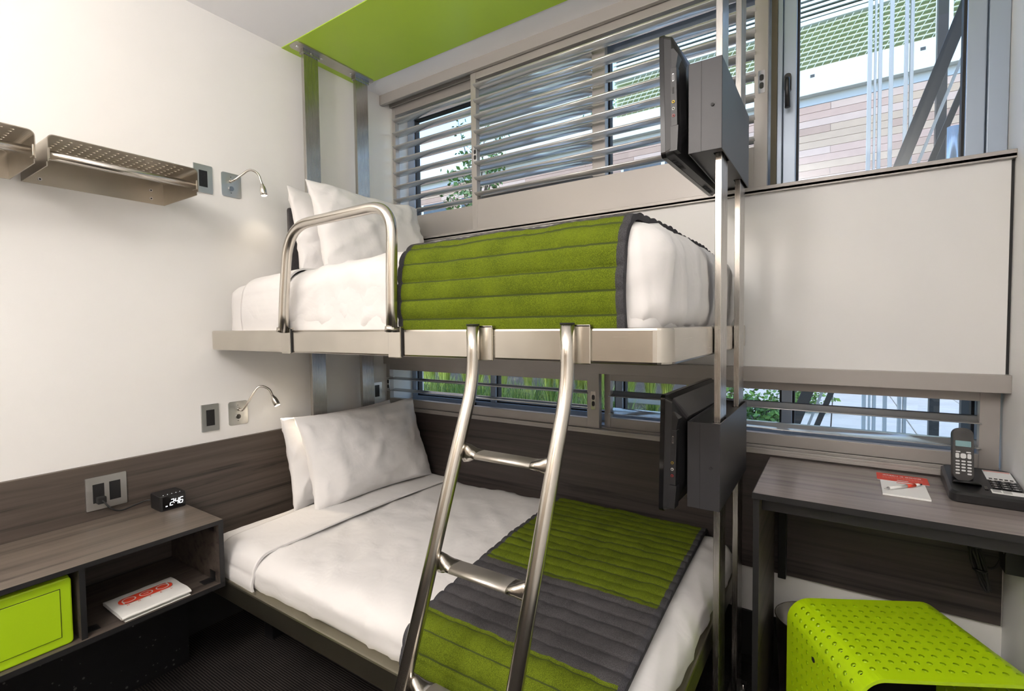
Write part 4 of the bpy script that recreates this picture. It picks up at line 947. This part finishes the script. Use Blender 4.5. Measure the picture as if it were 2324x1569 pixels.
# ---- telephone (local: +y towards the window, x right)
ph = thing('telephone', 'black cordless telephone standing in a base with a keypad', 'telephone', (2.540, -0.152, ZD), math.radians(-3))
base = MB()
def ph_ring(z, g): return [Vector((p[0], p[1], z + max(0, (p[1] + 0.125)) * 0.07 * (1 if z > 0.01 else 0))) for p in rrect(-0.078 - g, 0.078 + g, -0.125 - g, 0.122 + g, 0.018, 5)]
rings = [ph_ring(0.0, -0.004), ph_ring(0.004, 0.0), ph_ring(0.022, 0.0), ph_ring(0.028, -0.006)]
n_ = len(rings[0])
for R_ in rings: base.v += R_
for i in range(3):
    for j in range(n_): base.f.append([i * n_ + j, i * n_ + (j + 1) % n_, (i + 1) * n_ + (j + 1) % n_, (i + 1) * n_ + j]); base.sm.append(False); base.mi.append(0)
base.f.append(list(range(n_))[::-1]); base.sm.append(False); base.mi.append(0); base.f.append([3 * n_ + j for j in range(n_)]); base.sm.append(False); base.mi.append(0)
base.build('base', BLACK, ph, local=True, fixn=True)
def zt_(y): return 0.028 + (y + 0.125) * 0.07
def slope_box(b, x0, x1, y0, y1, h0, h1):
    b.add([(x0, y0, zt_(y0) + h0), (x1, y0, zt_(y0) + h0), (x1, y1, zt_(y1) + h0), (x0, y1, zt_(y1) + h0), (x0, y0, zt_(y0) + h1), (x1, y0, zt_(y0) + h1), (x1, y1, zt_(y1) + h1), (x0, y1, zt_(y1) + h1)], [(0, 3, 2, 1), (4, 5, 6, 7), (0, 1, 5, 4), (1, 2, 6, 5), (2, 3, 7, 6), (3, 0, 4, 7)]); return b
fp = slope_box(MB(), 0.012, 0.070, 0.018, 0.100, 0.0, 0.0012).build('faceplate', PAPER, ph, local=True)
slope_box(MB(), 0.014, 0.068, 0.088, 0.098, 0.0012, 0.0015).build('faceplate_heading', mat('pink_print', (0.80, 0.45, 0.42), 0.6), fp, local=True)
for i in range(5): slope_box(MB(), 0.0165 + i * 0.0105, 0.0235 + i * 0.0105, 0.021, 0.0265, 0.001, 0.0028).build('speed_key', BLACK, ph, local=True)
for r_ in range(4):
    for c_ in range(3):
        kk = slope_box(MB(), 0.0135 + c_ * 0.0195, 0.030 + c_ * 0.0195, -0.058 + r_ * 0.0175, -0.0455 + r_ * 0.0175, 0.0, 0.0032).build('key', BLACKG, ph, local=True)
        slope_box(MB(), 0.0190 + c_ * 0.0195, 0.0245 + c_ * 0.0195, -0.0535 + r_ * 0.0175, -0.0505 + r_ * 0.0175, 0.0032, 0.0034).build('key_mark', WHITEP, kk, local=True)
slope_box(MB(), 0.008, 0.070, -0.094, -0.066, 0.0, 0.0010).build('label_card', PAPER, ph, local=True)
for c_ in range(2): slope_box(MB(), 0.0105 + c_ * 0.020, 0.0265 + c_ * 0.020, -0.089, -0.071, 0.001, 0.0024).build('function_key', mat('key_grey', (0.5, 0.5, 0.5), 0.5) if not bpy.data.materials.get('key_grey') else bpy.data.materials['key_grey'], ph, local=True)
slope_box(MB(), -0.004, 0.003, -0.080, -0.055, 0.0, 0.003).build('volume_key', BLACKG, ph, local=True)
# charging cradle
MB().tube([(-0.036, -0.048, zt_(-0.048) + 0.0), (-0.036, -0.046, zt_(-0.048) + 0.006)], [0.030, 0.027], 24).build('cradle', BLACK, ph, local=True)
# handset, leaning back slightly
hs = bpy.data.objects.new('handset', None); 
def hrot(p):
    a = math.radians(-14); x, y, z = p; y2 = y * math.cos(a) - z * math.sin(a) * 1.0; z2 = y * math.sin(a) + z * math.cos(a)
    return (-0.040 + x, -0.010 + y2, 0.030 + z2)
hb = MB(); ol = rrect(-0.0245, 0.0245, 0.0, 0.150, 0.020, 6)
hb.add([hrot((p[0], 0.010, p[1])) for p in ol] + [hrot((p[0] * 0.9, -0.011, 0.075 + (p[1] - 0.075) * 0.98)) for p in ol], [tuple(range(len(ol))), tuple(range(len(ol), 2 * len(ol)))[::-1]] + [(i, len(ol) + i, len(ol) + (i + 1) % len(ol), (i + 1) % len(ol)) for i in range(len(ol))])
bpy.data.objects.remove(hs)
hs = hb.build('handset', BLACK, ph, local=True, fixn=True)
def hface(poly, m_, name, d0=-0.0112, d1=-0.0122, parent=hs):
    b = MB(); n = len(poly); b.add([hrot((p[0], d0, p[1])) for p in poly] + [hrot((p[0], d1, p[1])) for p in poly], [tuple(range(n)), tuple(range(n, 2 * n))[::-1]] + [(i, n + i, n + (i + 1) % n, (i + 1) % n) for i in range(n)])
    return b.build(name, m_, parent, local=True, fixn=True)
hface(rrect(-0.019, 0.019, 0.086, 0.140, 0.012), BLACKG, 'display_glass', -0.0105, -0.0114)
hface(rrect(-0.0165, 0.0165, 0.096, 0.112, 0.001), mat('lcd', (0.16, 0.30, 0.33), 0.25), 'display', -0.0114, -0.0118)
hface(rrect(-0.006, 0.006, 0.135, 0.139, 0.0019), FRAMED, 'earpiece', -0.0114, -0.0118)
KEYM = mat('grey_keys', (0.62, 0.63, 0.64), 0.45)
hface(rrect(-0.016, -0.006, 0.0795, 0.0825, 0.0014), KEYM, 'soft_key'); hface(rrect(0.006, 0.016, 0.0795, 0.0825, 0.0014), KEYM, 'soft_key')
hface(rrect(-0.0165, -0.0085, 0.063, 0.077, 0.003), KEYM, 'call_key'); hface(rrect(0.0085, 0.0165, 0.063, 0.077, 0.003), KEYM, 'end_key'); hface(rrect(-0.006, 0.006, 0.063, 0.077, 0.0045), KEYM, 'navigation_key')
for r_ in range(5):
    for c_ in range(3):
        if r_ == 4 and c_ == 1: continue
        hface(rrect(-0.0165 + c_ * 0.0123, -0.0075 + c_ * 0.0123, 0.053 - r_ * 0.0085, 0.0575 - r_ * 0.0085, 0.002), KEYM, 'number_key')

# ---- waste bin under the desk
bn = thing('waste_bin', 'round brushed steel waste bin under the desk', 'bin', (2.142, -0.140, 0.0))
b = MB(); K = 36
for rr_, zz in ((0.090, 0.0), (0.104, 0.270), (0.106, 0.272), (0.1045, 0.274), (0.1025, 0.272), (0.0885, 0.004)):
    for k in range(K): b.v.append(Vector((2.142 + rr_ * math.cos(2 * PI * k / K), -0.140 + rr_ * math.sin(2 * PI * k / K), zz)))
for i in range(5):
    for k in range(K): b.f.append([i * K + k, i * K + (k + 1) % K, (i + 1) * K + (k + 1) % K, (i + 1) * K + k]); b.sm.append(True); b.mi.append(0)
b.f.append(list(range(K))[::-1]); b.sm.append(False); b.mi.append(0); b.f.append([5 * K + k for k in range(K)]); b.sm.append(False); b.mi.append(0)
b.build('bucket', brushed('bin_steel', (0.42, 0.40, 0.38), 0.28, 'z'), bn)
MB().tube([(2.142 + 0.1055 * math.cos(2 * PI * k / 32), -0.140 + 0.1055 * math.sin(2 * PI * k / 32), 0.273) for k in range(33)], 0.0022, 8, caps=False).build('rim', TUBE, bn)

# ---- stool: bent perforated sheet
st = thing('stool', 'lime green stool of bent perforated sheet metal by the desk', 'stool', (2.353, -0.423, 0.0), math.radians(29.0))
def stool():
    Wd, Dp, Hh, r, th = 0.422, 0.330, 0.447, 0.062, 0.008
    # profile (x,z) from left foot over the top to right foot, as arc length
    side = Hh - r; qa = r * PI / 2; top = Wd - 2 * r; tot = 2 * side + 2 * qa + top
    def prof(s_, o_):
        if s_ < side: p = (-Wd / 2, s_); n = (-1, 0)
        elif s_ < side + qa:
            a = (s_ - side) / r; p = (-Wd / 2 + r - r * math.cos(a), side + r * math.sin(a)); n = (-math.cos(a), math.sin(a))
        elif s_ < side + qa + top: p = (-Wd / 2 + r + (s_ - side - qa), Hh); n = (0, 1)
        elif s_ < side + 2 * qa + top:
            a = (s_ - side - qa - top) / r; p = (Wd / 2 - r + r * math.sin(a), side + r * math.cos(a)); n = (math.sin(a), math.cos(a))
        else: p = (Wd / 2, tot - s_); n = (1, 0)
        return (p[0] - n[0] * o_, p[1] - n[1] * o_)
    b = MB(); ns, nd = 44, 11; ps = tot / ns; mg = 0.022; pdp = (Dp - 2 * mg) / nd; rh = 0.0058; K = 16
    def quadstrip(s0, s1, d0, d1, sub):
        for i in range(sub):
            a0, a1 = s0 + (s1 - s0) * i / sub, s0 + (s1 - s0) * (i + 1) / sub
            for o_, fl in ((0, False), (th, True)):
                A, B = prof(a0, o_), prof(a1, o_); V = [(A[0], d0, A[1]), (B[0], d0, B[1]), (B[0], d1, B[1]), (A[0], d1, A[1])]
                b.add(V, [(0, 1, 2, 3) if fl else (3, 2, 1, 0)], True)
    for i in range(ns):
        s0 = i * ps; sc_ = s0 + ps / 2
        quadstrip(s0, s0 + ps, -Dp / 2, -Dp / 2 + mg, 3); quadstrip(s0, s0 + ps, Dp / 2 - mg, Dp / 2, 3)
        for j in range(nd):
            d0 = -Dp / 2 + mg + j * pdp; dc = d0 + pdp / 2; H_ = []
            for o_, fl in ((0, False), (th, True)):
                m0 = len(b.v); hole = []; outer = []
                for k in range(K):
                    a = 2 * PI * (k + 0.5) / K; c, s_ = math.cos(a), math.sin(a)
                    p = prof(sc_ + rh * c, o_); hole.append(Vector((p[0], dc + rh * s_, p[1])))
                    t = min(ps / 2 / max(abs(c), 1e-6), pdp / 2 / max(abs(s_), 1e-6)); p = prof(sc_ + t * c, o_); outer.append(Vector((p[0], dc + t * s_, p[1])))
                cs = []
                for (u_, v_) in ((1, 1), (-1, 1), (-1, -1), (1, -1)):
                    p = prof(sc_ + u_ * ps / 2, o_); cs.append(Vector((p[0], dc + v_ * pdp / 2, p[1])))
                b.v += hole + outer + cs; ca = [math.atan2(pdp, ps), PI - math.atan2(pdp, ps), PI + math.atan2(pdp, ps), 2 * PI - math.atan2(pdp, ps)]
                for k in range(K):
                    k2 = (k + 1) % K; a0 = 2 * PI * (k + 0.5) / K; a1 = 2 * PI * (k + 1.5) / K
                    f_ = [m0 + k, m0 + K + k] + [m0 + 2 * K + ci for ci, cg in enumerate(ca) if a0 < cg < a1 or a0 < cg + 2 * PI < a1] + [m0 + K + k2, m0 + k2]
                    b.f.append(f_ if fl else f_[::-1]); b.sm.append(False); b.mi.append(0)
                H_.append(m0)
            for k in range(K):
                k2 = (k + 1) % K; b.f.append([H_[0] + k, H_[0] + k2, H_[1] + k2, H_[1] + k]); b.sm.append(True); b.mi.append(0)
    for d, fl in ((-Dp / 2, False), (Dp / 2, True)):       # cut edges
        for i in range(ns * 3):
            a0, a1 = tot * i / (ns * 3), tot * (i + 1) / (ns * 3); A, B, C, D_ = prof(a0, 0), prof(a1, 0), prof(a1, th), prof(a0, th)
            b.add([(A[0], d, A[1]), (B[0], d, B[1]), (C[0], d, C[1]), (D_[0], d, D_[1])], [(0, 1, 2, 3) if not fl else (3, 2, 1, 0)])
    for s_ in (0, tot):
        A, C = prof(s_, 0), prof(s_, th); b.add([(A[0], -Dp / 2, A[1]), (C[0], -Dp / 2, C[1]), (C[0], Dp / 2, C[1]), (A[0], Dp / 2, A[1])], [(0, 1, 2, 3)])
    b.build('perforated_shell', LIME, st, local=True)
    MB().cyl((-Wd / 2 - 0.0008, 0.02, 0.36), (-Wd / 2 + 0.006, 0.02, 0.36), 0.0068, 14).build('rivet', FRAMED, st, local=True)
    MB().cyl((-Wd / 2 + 0.005, -Dp / 2 + 0.05, 0.045), (Wd / 2 - 0.005, -Dp / 2 + 0.05, 0.045), 0.007, 10).build('cross_bar', LIME, st, local=True)
stool()

# ================================================================== OUTSIDE
CONC = mat('pale_paver', (0.56, 0.54, 0.48), 0.8, var=0.06, vscale=3)
SOIL = mat('dark_soil', (0.05, 0.045, 0.035), 0.95, var=0.3, vscale=9)
PLK = [mat('plank_pink_%s' % n, c, 0.6, var=0.05, vscale=5) for n, c in (('pale', (0.43, 0.275, 0.215)), ('mid', (0.36, 0.225, 0.165)), ('light', (0.48, 0.335, 0.27)), ('tan', (0.42, 0.29, 0.20)))]
FASC = mat('white_fascia', (0.58, 0.61, 0.56), 0.5)
GREYB = mat('grey_recess', (0.40, 0.42, 0.44), 0.6)
MESHB = mat('pale_green_backing', (0.50, 0.56, 0.32), 0.7)
SLATW = mat('white_slat', (0.60, 0.62, 0.56), 0.45)
DARKW = mat('dark_recess', (0.05, 0.05, 0.05), 0.7)
STL = mat('dark_painted_steel', (0.10, 0.095, 0.085), 0.45, metal=0.2)
STLW = mat('pale_painted_steel', (0.86, 0.87, 0.82), 0.45)
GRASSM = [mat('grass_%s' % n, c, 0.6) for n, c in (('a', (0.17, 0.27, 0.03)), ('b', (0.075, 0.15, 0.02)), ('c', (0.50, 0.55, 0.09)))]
LEAFM = [mat('leaf_%s' % n, c, 0.5) for n, c in (('a', (0.16, 0.30, 0.05)), ('b', (0.08, 0.17, 0.03)))]
BARK = mat('bark', (0.12, 0.09, 0.06), 0.9)

struct('ground', MB().box(-16, 16, 0.30, 24, -0.14, -0.05), SOIL, label='dark planting soil outside the windows')
struct('upper_storey', MB().box(-4.0, 6.0, -4.2, 0.40, ZC + 0.26, 5.2).box(-4.0, -0.16, -4.2, 0.29, -0.05, ZC + 0.26).box(XR + 0.16, 6.0, -4.2, 0.29, -0.05, ZC + 0.26), GREYB, label='grey outer walls of the building around the room')
# paving
pav = thing('paving', 'pale concrete patio paving outside the low window', 'paving', (2.5, 7, -0.05))
pbase = None
for i in range(12):
    for j in range(13):
        x0 = 0.55 + i * 0.80 - (0.6 if j % 2 else 0.0) * 0; y0 = 1.6 + j * 0.80
        if (x0 < 1.2 and y0 < 5.0) or y0 > 8.0: continue
        if pbase is None:
            pbase = MB().box(2.5 - 0.394, 2.5 + 0.394, 7 - 0.394, 7 + 0.394, -0.05, 0.0).build('paver', CONC, pav, bev=0.006, seg=1); o = pbase
        else: o = pbase.copy(); col.objects.link(o); o.parent = pav
        o.location = (x0 + 0.4 - 2.5, y0 + 0.4 - 7, random.uniform(-0.003, 0.002))

# opposite building
YB = 9.0; K9 = 11 / 9; Z9 = lambda z: 1.25 + (z - 1.25) * K9      # heights of the courtyard building
ob = thing('opposite_building', 'building across the courtyard with pink plank siding, white fascia and slatted penthouse', 'building', (0, YB + 1, -0.05))
BX('wall', (-14, 14, YB, YB + 1.5, -0.05, Z9(4.58)), mat('siding_base', (0.30, 0.22, 0.19), 0.8), ob)
pl = {}
zrow = 0
z = Z9(4.58) - 0.133 * 17
while z < Z9(4.575) - 0.05:
    xx = -14.5 - (zrow % 3) * 0.85
    while xx < 10:
        Lp = 2.90; mi = random.randrange(4)
        dark = (xx + Lp < 0.2) and False
        if not dark:
            if mi not in pl: pl[mi] = MB().box(0, Lp - 0.006, YB - 0.022, YB, 0, 0.126).build('plank', PLK[mi], ob); o = pl[mi]; base_off = o
            else: o = pl[mi].copy(); col.objects.link(o); o.parent = ob
            o.location = (xx, 0, z)
        xx += Lp
    z += 0.133; zrow += 1
BX('lower_siding', (-14, 14, YB - 0.02, YB, -0.05, Z9(4.58) - 0.133 * 17 - 0.006), PLK[1], ob)
BX('recess_band', (-14, 14, YB - 0.01, YB + 0.02, Z9(4.585), Z9(4.71)), GREYB, ob)
BX('fascia', (-14, 14, YB - 0.16, YB + 0.6, Z9(4.71), Z9(5.0)), FASC, ob, 0.006); BX('parapet', (-14, 14, YB - 0.13, YB + 0.6, Z9(5.005), Z9(5.11)), FASC, ob, 0.006)
for x in (-1.0, 1.72, 3.3): BX('scupper', (x, x + 0.07, YB - 0.162, YB - 0.15, Z9(4.955), Z9(5.0)), DARKW, ob)
BX('penthouse_backing', (-2.15, 12, YB + 0.08, YB + 0.5, Z9(5.11), Z9(5.80)), MESHB, ob)
BX('louver_backing', (-2.15, 12, YB + 0.08, YB + 0.5, Z9(5.80), Z9(6.30)), DARKW, ob)
sb = None
for k in range(10):
    zz = Z9(5.125) + k * 0.083
    if sb is None: sb = MB().prism([(YB - 0.04, 0.0), (YB + 0.03, 0.036), (YB + 0.03, 0.048), (YB - 0.04, 0.012)], 'x', -2.15, 12).build('screen_slat', SLATW, ob); o = sb
    else: o = sb.copy(); col.objects.link(o); o.parent = ob
    o.location = (0, 0, zz)
ws = MB()
for k in range(105):
    x = -2.15 + k * 0.13
    ws.add([(x, YB - 0.045, Z9(5.12)), (x + 0.008, YB - 0.045, Z9(5.12)), (x + 0.50, YB - 0.045, Z9(5.79)), (x + 0.492, YB - 0.045, Z9(5.79)), (x, YB - 0.041, Z9(5.12)), (x + 0.008, YB - 0.041, Z9(5.12)), (x + 0.50, YB - 0.041, Z9(5.79)), (x + 0.492, YB - 0.041, Z9(5.79))], [(0, 1, 2, 3), (7, 6, 5, 4), (1, 5, 6, 2), (0, 3, 7, 4)])
o = ws.build('wire_screen', SLATW, ob); o['kind'] = 'stuff'
BX('screen_cap', (-2.15, 12, YB - 0.06, YB + 0.08, Z9(5.80), Z9(5.86)), FASC, ob)
sb = None
for k in range(5):
    zz = Z9(5.88) + k * 0.09
    if sb is None: sb = MB().prism([(YB - 0.05, 0.0), (YB + 0.03, 0.018), (YB + 0.03, 0.056), (YB - 0.05, 0.046)], 'x', -2.18, 12).build('roof_louver', SLATW, ob); o = sb
    else: o = sb.copy(); col.objects.link(o); o.parent = ob
    o.location = (0, 0, zz)
for x in (-0.95, -0.80, 3.5, 3.66): BX('screen_post', (x, x + 0.06, YB - 0.09, YB - 0.05, Z9(5.11), Z9(5.80)), FASC, ob)
for k in range(6):
    x = -14.0 + k * 2.4; 
    wdw = BX('window', (x, x + 1.9, YB - 0.024, YB - 0.018, Z9(3.75), Z9(4.22)), DARKG, ob)
    BX('window_post', (x + 0.92, x + 1.0, YB - 0.03, YB - 0.0245, Z9(3.75), Z9(4.22)), FASC, wdw); BX('window_post', (x + 0.0, x + 0.06, YB - 0.03, YB - 0.0245, Z9(3.75), Z9(4.22)), FASC, wdw)
# roof fence
fn_ = thing('roof_fence', 'chain-link fence on the roof edge of the opposite building', 'fence', (-8, YB + 0.1, Z9(5.11)))
for k in range(7): MB().cyl((-13.6 + k * 1.9, YB + 0.1, Z9(5.11)), (-13.6 + k * 1.9, YB + 0.1, Z9(5.75)), 0.022, 10).build('post', STLW, fn_)
MB().cyl((-13.6, YB + 0.1, Z9(5.74)), (-2.2, YB + 0.1, Z9(5.74)), 0.014, 8).build('top_rail', STLW, fn_)
wm = MB()
for k in range(110):
    for s_ in (-1, 1):
        xc = -13.6 + k * 0.105; x0 = xc; x1 = xc + s_ * 0.74
        if x1 > -2.2 or x1 < -13.6: continue
        wm.add([(x0, YB + 0.1, Z9(5.12)), (x0 + 0.005, YB + 0.1, Z9(5.12)), (x1 + 0.005, YB + 0.1, Z9(5.72)), (x1, YB + 0.1, Z9(5.72)), (x0, YB + 0.104, Z9(5.12)), (x0 + 0.005, YB + 0.104, Z9(5.12)), (x1 + 0.005, YB + 0.104, Z9(5.72)), (x1, YB + 0.104, Z9(5.72))], [(0, 1, 2, 3), (7, 6, 5, 4), (1, 5, 6, 2), (0, 3, 7, 4)])
o = wm.build('wire_mesh', STLW, fn_); o['kind'] = 'stuff'

# steel structure outside the casement
sf_ = thing('steel_frame', 'steel posts and dark diagonal braces outside the casement window', 'steel frame', (2.5, 2.0, -0.05))
for x0, x1, m_, y in ((2.360, 2.385, STLW, 2.5), (2.400, 2.412, STLW, 2.5), (2.425, 2.445, STLW, 2.5), (2.488, 2.510, STLW, 2.5), (2.573, 2.592, STLW, 2.5), (2.603, 2.622, STLW, 2.5), (2.735, 2.79, STL, 2.4), (2.90, 2.96, STL, 2.4), (3.02, 3.05, STLW, 2.4)):
    BX('post', (x0, x1, y, y + 0.07, -0.05, 4.2), m_, sf_, 0.002)
def beam(p, q, w_, d_, m_, name='brace'):
    p, q = Vector(p), Vector(q); t = (q - p).normalized(); nx_ = Vector((t.z, 0, -t.x)) * (w_ / 2); ny_ = Vector((0, d_ / 2, 0)); V = []
    for c in (p, q): V += [c - nx_ - ny_, c + nx_ - ny_, c + nx_ + ny_, c - nx_ + ny_]
    return MB().add(V, [(0, 1, 2, 3), (7, 6, 5, 4), (0, 4, 5, 1), (1, 5, 6, 2), (2, 6, 7, 3), (3, 7, 4, 0)]).build(name, m_, sf_, bev=0.002, fixn=True)
beam((1.785, 1.5, 0.02), (3.05, 1.5, 3.83), 0.062, 0.06, STL); beam((1.86, 1.52, 0.02), (3.11, 1.52, 3.78), 0.014, 0.04, STLW, 'brace_flange'); beam((1.90, 1.55, 0.02), (3.17, 1.55, 3.75), 0.030, 0.03, STL)
beam((2.62, 1.75, 1.72), (2.95, 1.75, 2.45), 0.035, 0.04, STLW)
MB().cyl((2.655, 1.20, 1.70), (2.655, 1.20, 2.185), 0.026, 20).build('pipe', TUBE, sf_); BX('pipe_clamp', (2.680, 2.76, 1.19, 1.21, 2.10, 2.185), STLW, sf_, 0.002)

# bench slab in the planting
be = thing('garden_bench', 'grey concrete slab bench among the grasses outside', 'bench', (0.45, 3.3, -0.05))
BX('slab', (0.10, 1.0, 3.1, 3.5, 0.40, 0.46), CONC, be, 0.008)
for x in (0.2, 0.8): BX('support', (x, x + 0.1, 3.15, 3.45, -0.05, 0.40), CONC, be, 0.004)

# plants
def grass_clump(x, y, h, nb, spread, seed):
    rn = random.Random(seed); b = MB()
    for i in range(nb):
        a = rn.uniform(0, 2 * PI); r0 = rn.uniform(0, 0.07); ln = h * rn.uniform(0.6, 1.1); sp = spread * rn.uniform(0.2, 1.0); wd = rn.uniform(0.004, 0.008)
        c, s_ = math.cos(a), math.sin(a); b.cur = rn.randrange(3); V = []
        for k in range(5):
            t = k / 4; rr_ = r0 + sp * t * t; zz = ln * (t - 0.30 * t * t * t * (sp / max(spread, .01))); ww = wd * (1 - t * 0.92)
            V += [(x + c * rr_ - s_ * ww, y + s_ * rr_ + c * ww, zz - 0.05), (x + c * rr_ + s_ * ww, y + s_ * rr_ - c * ww, zz - 0.05)]
        b.add(V, [(2 * k, 2 * k + 1, 2 * k + 3, 2 * k + 2) for k in range(4)])
    o = b.build('ornamental_grass', GRASSM); o['kind'] = 'object'; del o['kind']
    tag(o, 'arching clump of ornamental grass in the bed outside the low window', 'plant', 'grass clumps in the outdoor bed'); return o
rn = random.Random(5)
k = 0
for row in range(6):
    yy0 = 1.0 + row * 0.58; nrow = 7 + row * 2
    for q in range(nrow):
        x_hi = 0.85 - 0.10 * yy0; x_lo = -0.95 * yy0 - 0.5
        xx = x_lo + (x_hi - x_lo) * (q + 0.5) / nrow + rn.uniform(-0.05, 0.05); yy = yy0 + rn.uniform(-0.06, 0.06)
        if 0.0 < xx < 1.1 and 3.0 < yy < 3.6: continue
        grass_clump(xx, yy, rn.uniform(0.50, 0.62) + (0.22 if yy < 2.2 else 0.05), 170, rn.uniform(0.20, 0.30), k); k += 1
for k in range(26):
    xx = -7.2 + k * 0.31 + rn.uniform(-0.08, 0.08); yy = 6.0 + rn.uniform(-0.35, 0.35)
    o = grass_clump(xx, yy, rn.uniform(0.85, 1.0), 280, rn.uniform(0.24, 0.30), 100 + k)
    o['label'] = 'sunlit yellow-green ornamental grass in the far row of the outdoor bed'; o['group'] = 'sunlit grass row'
    o.data.materials[1] = GRASSM[2]; o.data.materials[0] = GRASSM[2]  # sunlight put into the blade colour of this row
def leafy(name, label, cat, x, y, z, rx, rz, n, ls_, seed, group=None, trunk=None, sparse=False):
    rn = random.Random(seed); root = thing(name, label, cat, (x, y, z), group=group)
    b = MB(); br = MB()
    tips = []
    for i in range(16 if sparse else 9):
        a = rn.uniform(0, 2 * PI); e = rn.uniform(0.25, 1.0); tip = Vector((x + rx * math.cos(a) * rn.uniform(.2, 1), y + rx * math.sin(a) * rn.uniform(.2, 1), z + rz * e)); tips.append(tip)
        br.tube([(x, y, z), Vector((x, y, z)).lerp(tip, 0.5) + Vector((0, 0, rz * .12)), tip], [0.012, 0.008, 0.003], 6)
    br.build('branches', BARK, root)
    for i in range(n):
        t = rn.choice(tips); base = Vector((x, y, z)).lerp(t, rn.uniform(0.45, 1.05)) + Vector((rn.gauss(0, 1), rn.gauss(0, 1), rn.gauss(0, 1))) * (rx * (0.10 if sparse else 0.22))
        d = Vector((rn.gauss(0, 1), rn.gauss(0, 1), rn.gauss(0, .7))).normalized(); s_ = d.cross(Vector((rn.gauss(0, 1), rn.gauss(0, 1), rn.gauss(0, 1)))).normalized(); L_ = ls_ * rn.uniform(.6, 1.2); b.cur = rn.randrange(2)
        b.add([base, base + d * L_ * .5 + s_ * L_ * .28, base + d * L_, base + d * L_ * .5 - s_ * L_ * .28], [(0, 1, 2, 3)])
    o = b.build('foliage', LEAFM, root); o['kind'] = 'stuff'
    return root
leafy('roof_tree', 'sparse young tree seen through the left shutter above the roofline', 'tree', -1.9, 3.4, 2.5, 0.55, 1.7, 900, 0.075, 21, sparse=True)
leafy('roof_tree', 'leafy shrub on the roof edge beside the slatted penthouse', 'tree', -2.65, YB + 0.35, Z9(5.11), 0.42, 0.85, 500, 0.09, 22)
for k, (x, y, rx, rz, lab) in enumerate(((1.25, 3.0, 0.36, 0.62, 'low leafy shrub next to the concrete slab bench outside'), (0.95, 5.2, 0.5, 0.75, 'widest leafy shrub at the end of the sunlit grass row'), (1.75, 6.0, 0.40, 0.55, 'small leafy shrub out on the patio paving'), (1.5, 4.2, 0.36, 0.55, 'low leafy shrub between the bench and the patio paving'))):
    leafy('leafy_shrub', lab, 'plant', x, y, -0.05, rx, rz, 700, 0.075, 40 + k, group='shrubs by the patio')
for k, (x, zz, lab) in enumerate(((-0.05, 1.60, 'leafy shoot at the wall end of the planter trough'), (0.28, 1.62, 'tallest leafy shoot in the middle of the planter trough'), (0.52, 1.58, 'leafy shoot at the far end of the planter trough'))):
    leafy('window_plant', lab, 'plant', x, 0.42, zz, 0.07, 0.36, 60, 0.045, 60 + k, group='shoots outside the upper window', sparse=True)
BX('planter_trough', (-0.4, 0.9, 0.2805, 0.52, 1.44, 1.64), STL, None, 0.004); tag(bpy.data.objects['planter_trough'], 'dark planter trough outside the left upper window', 'planter')
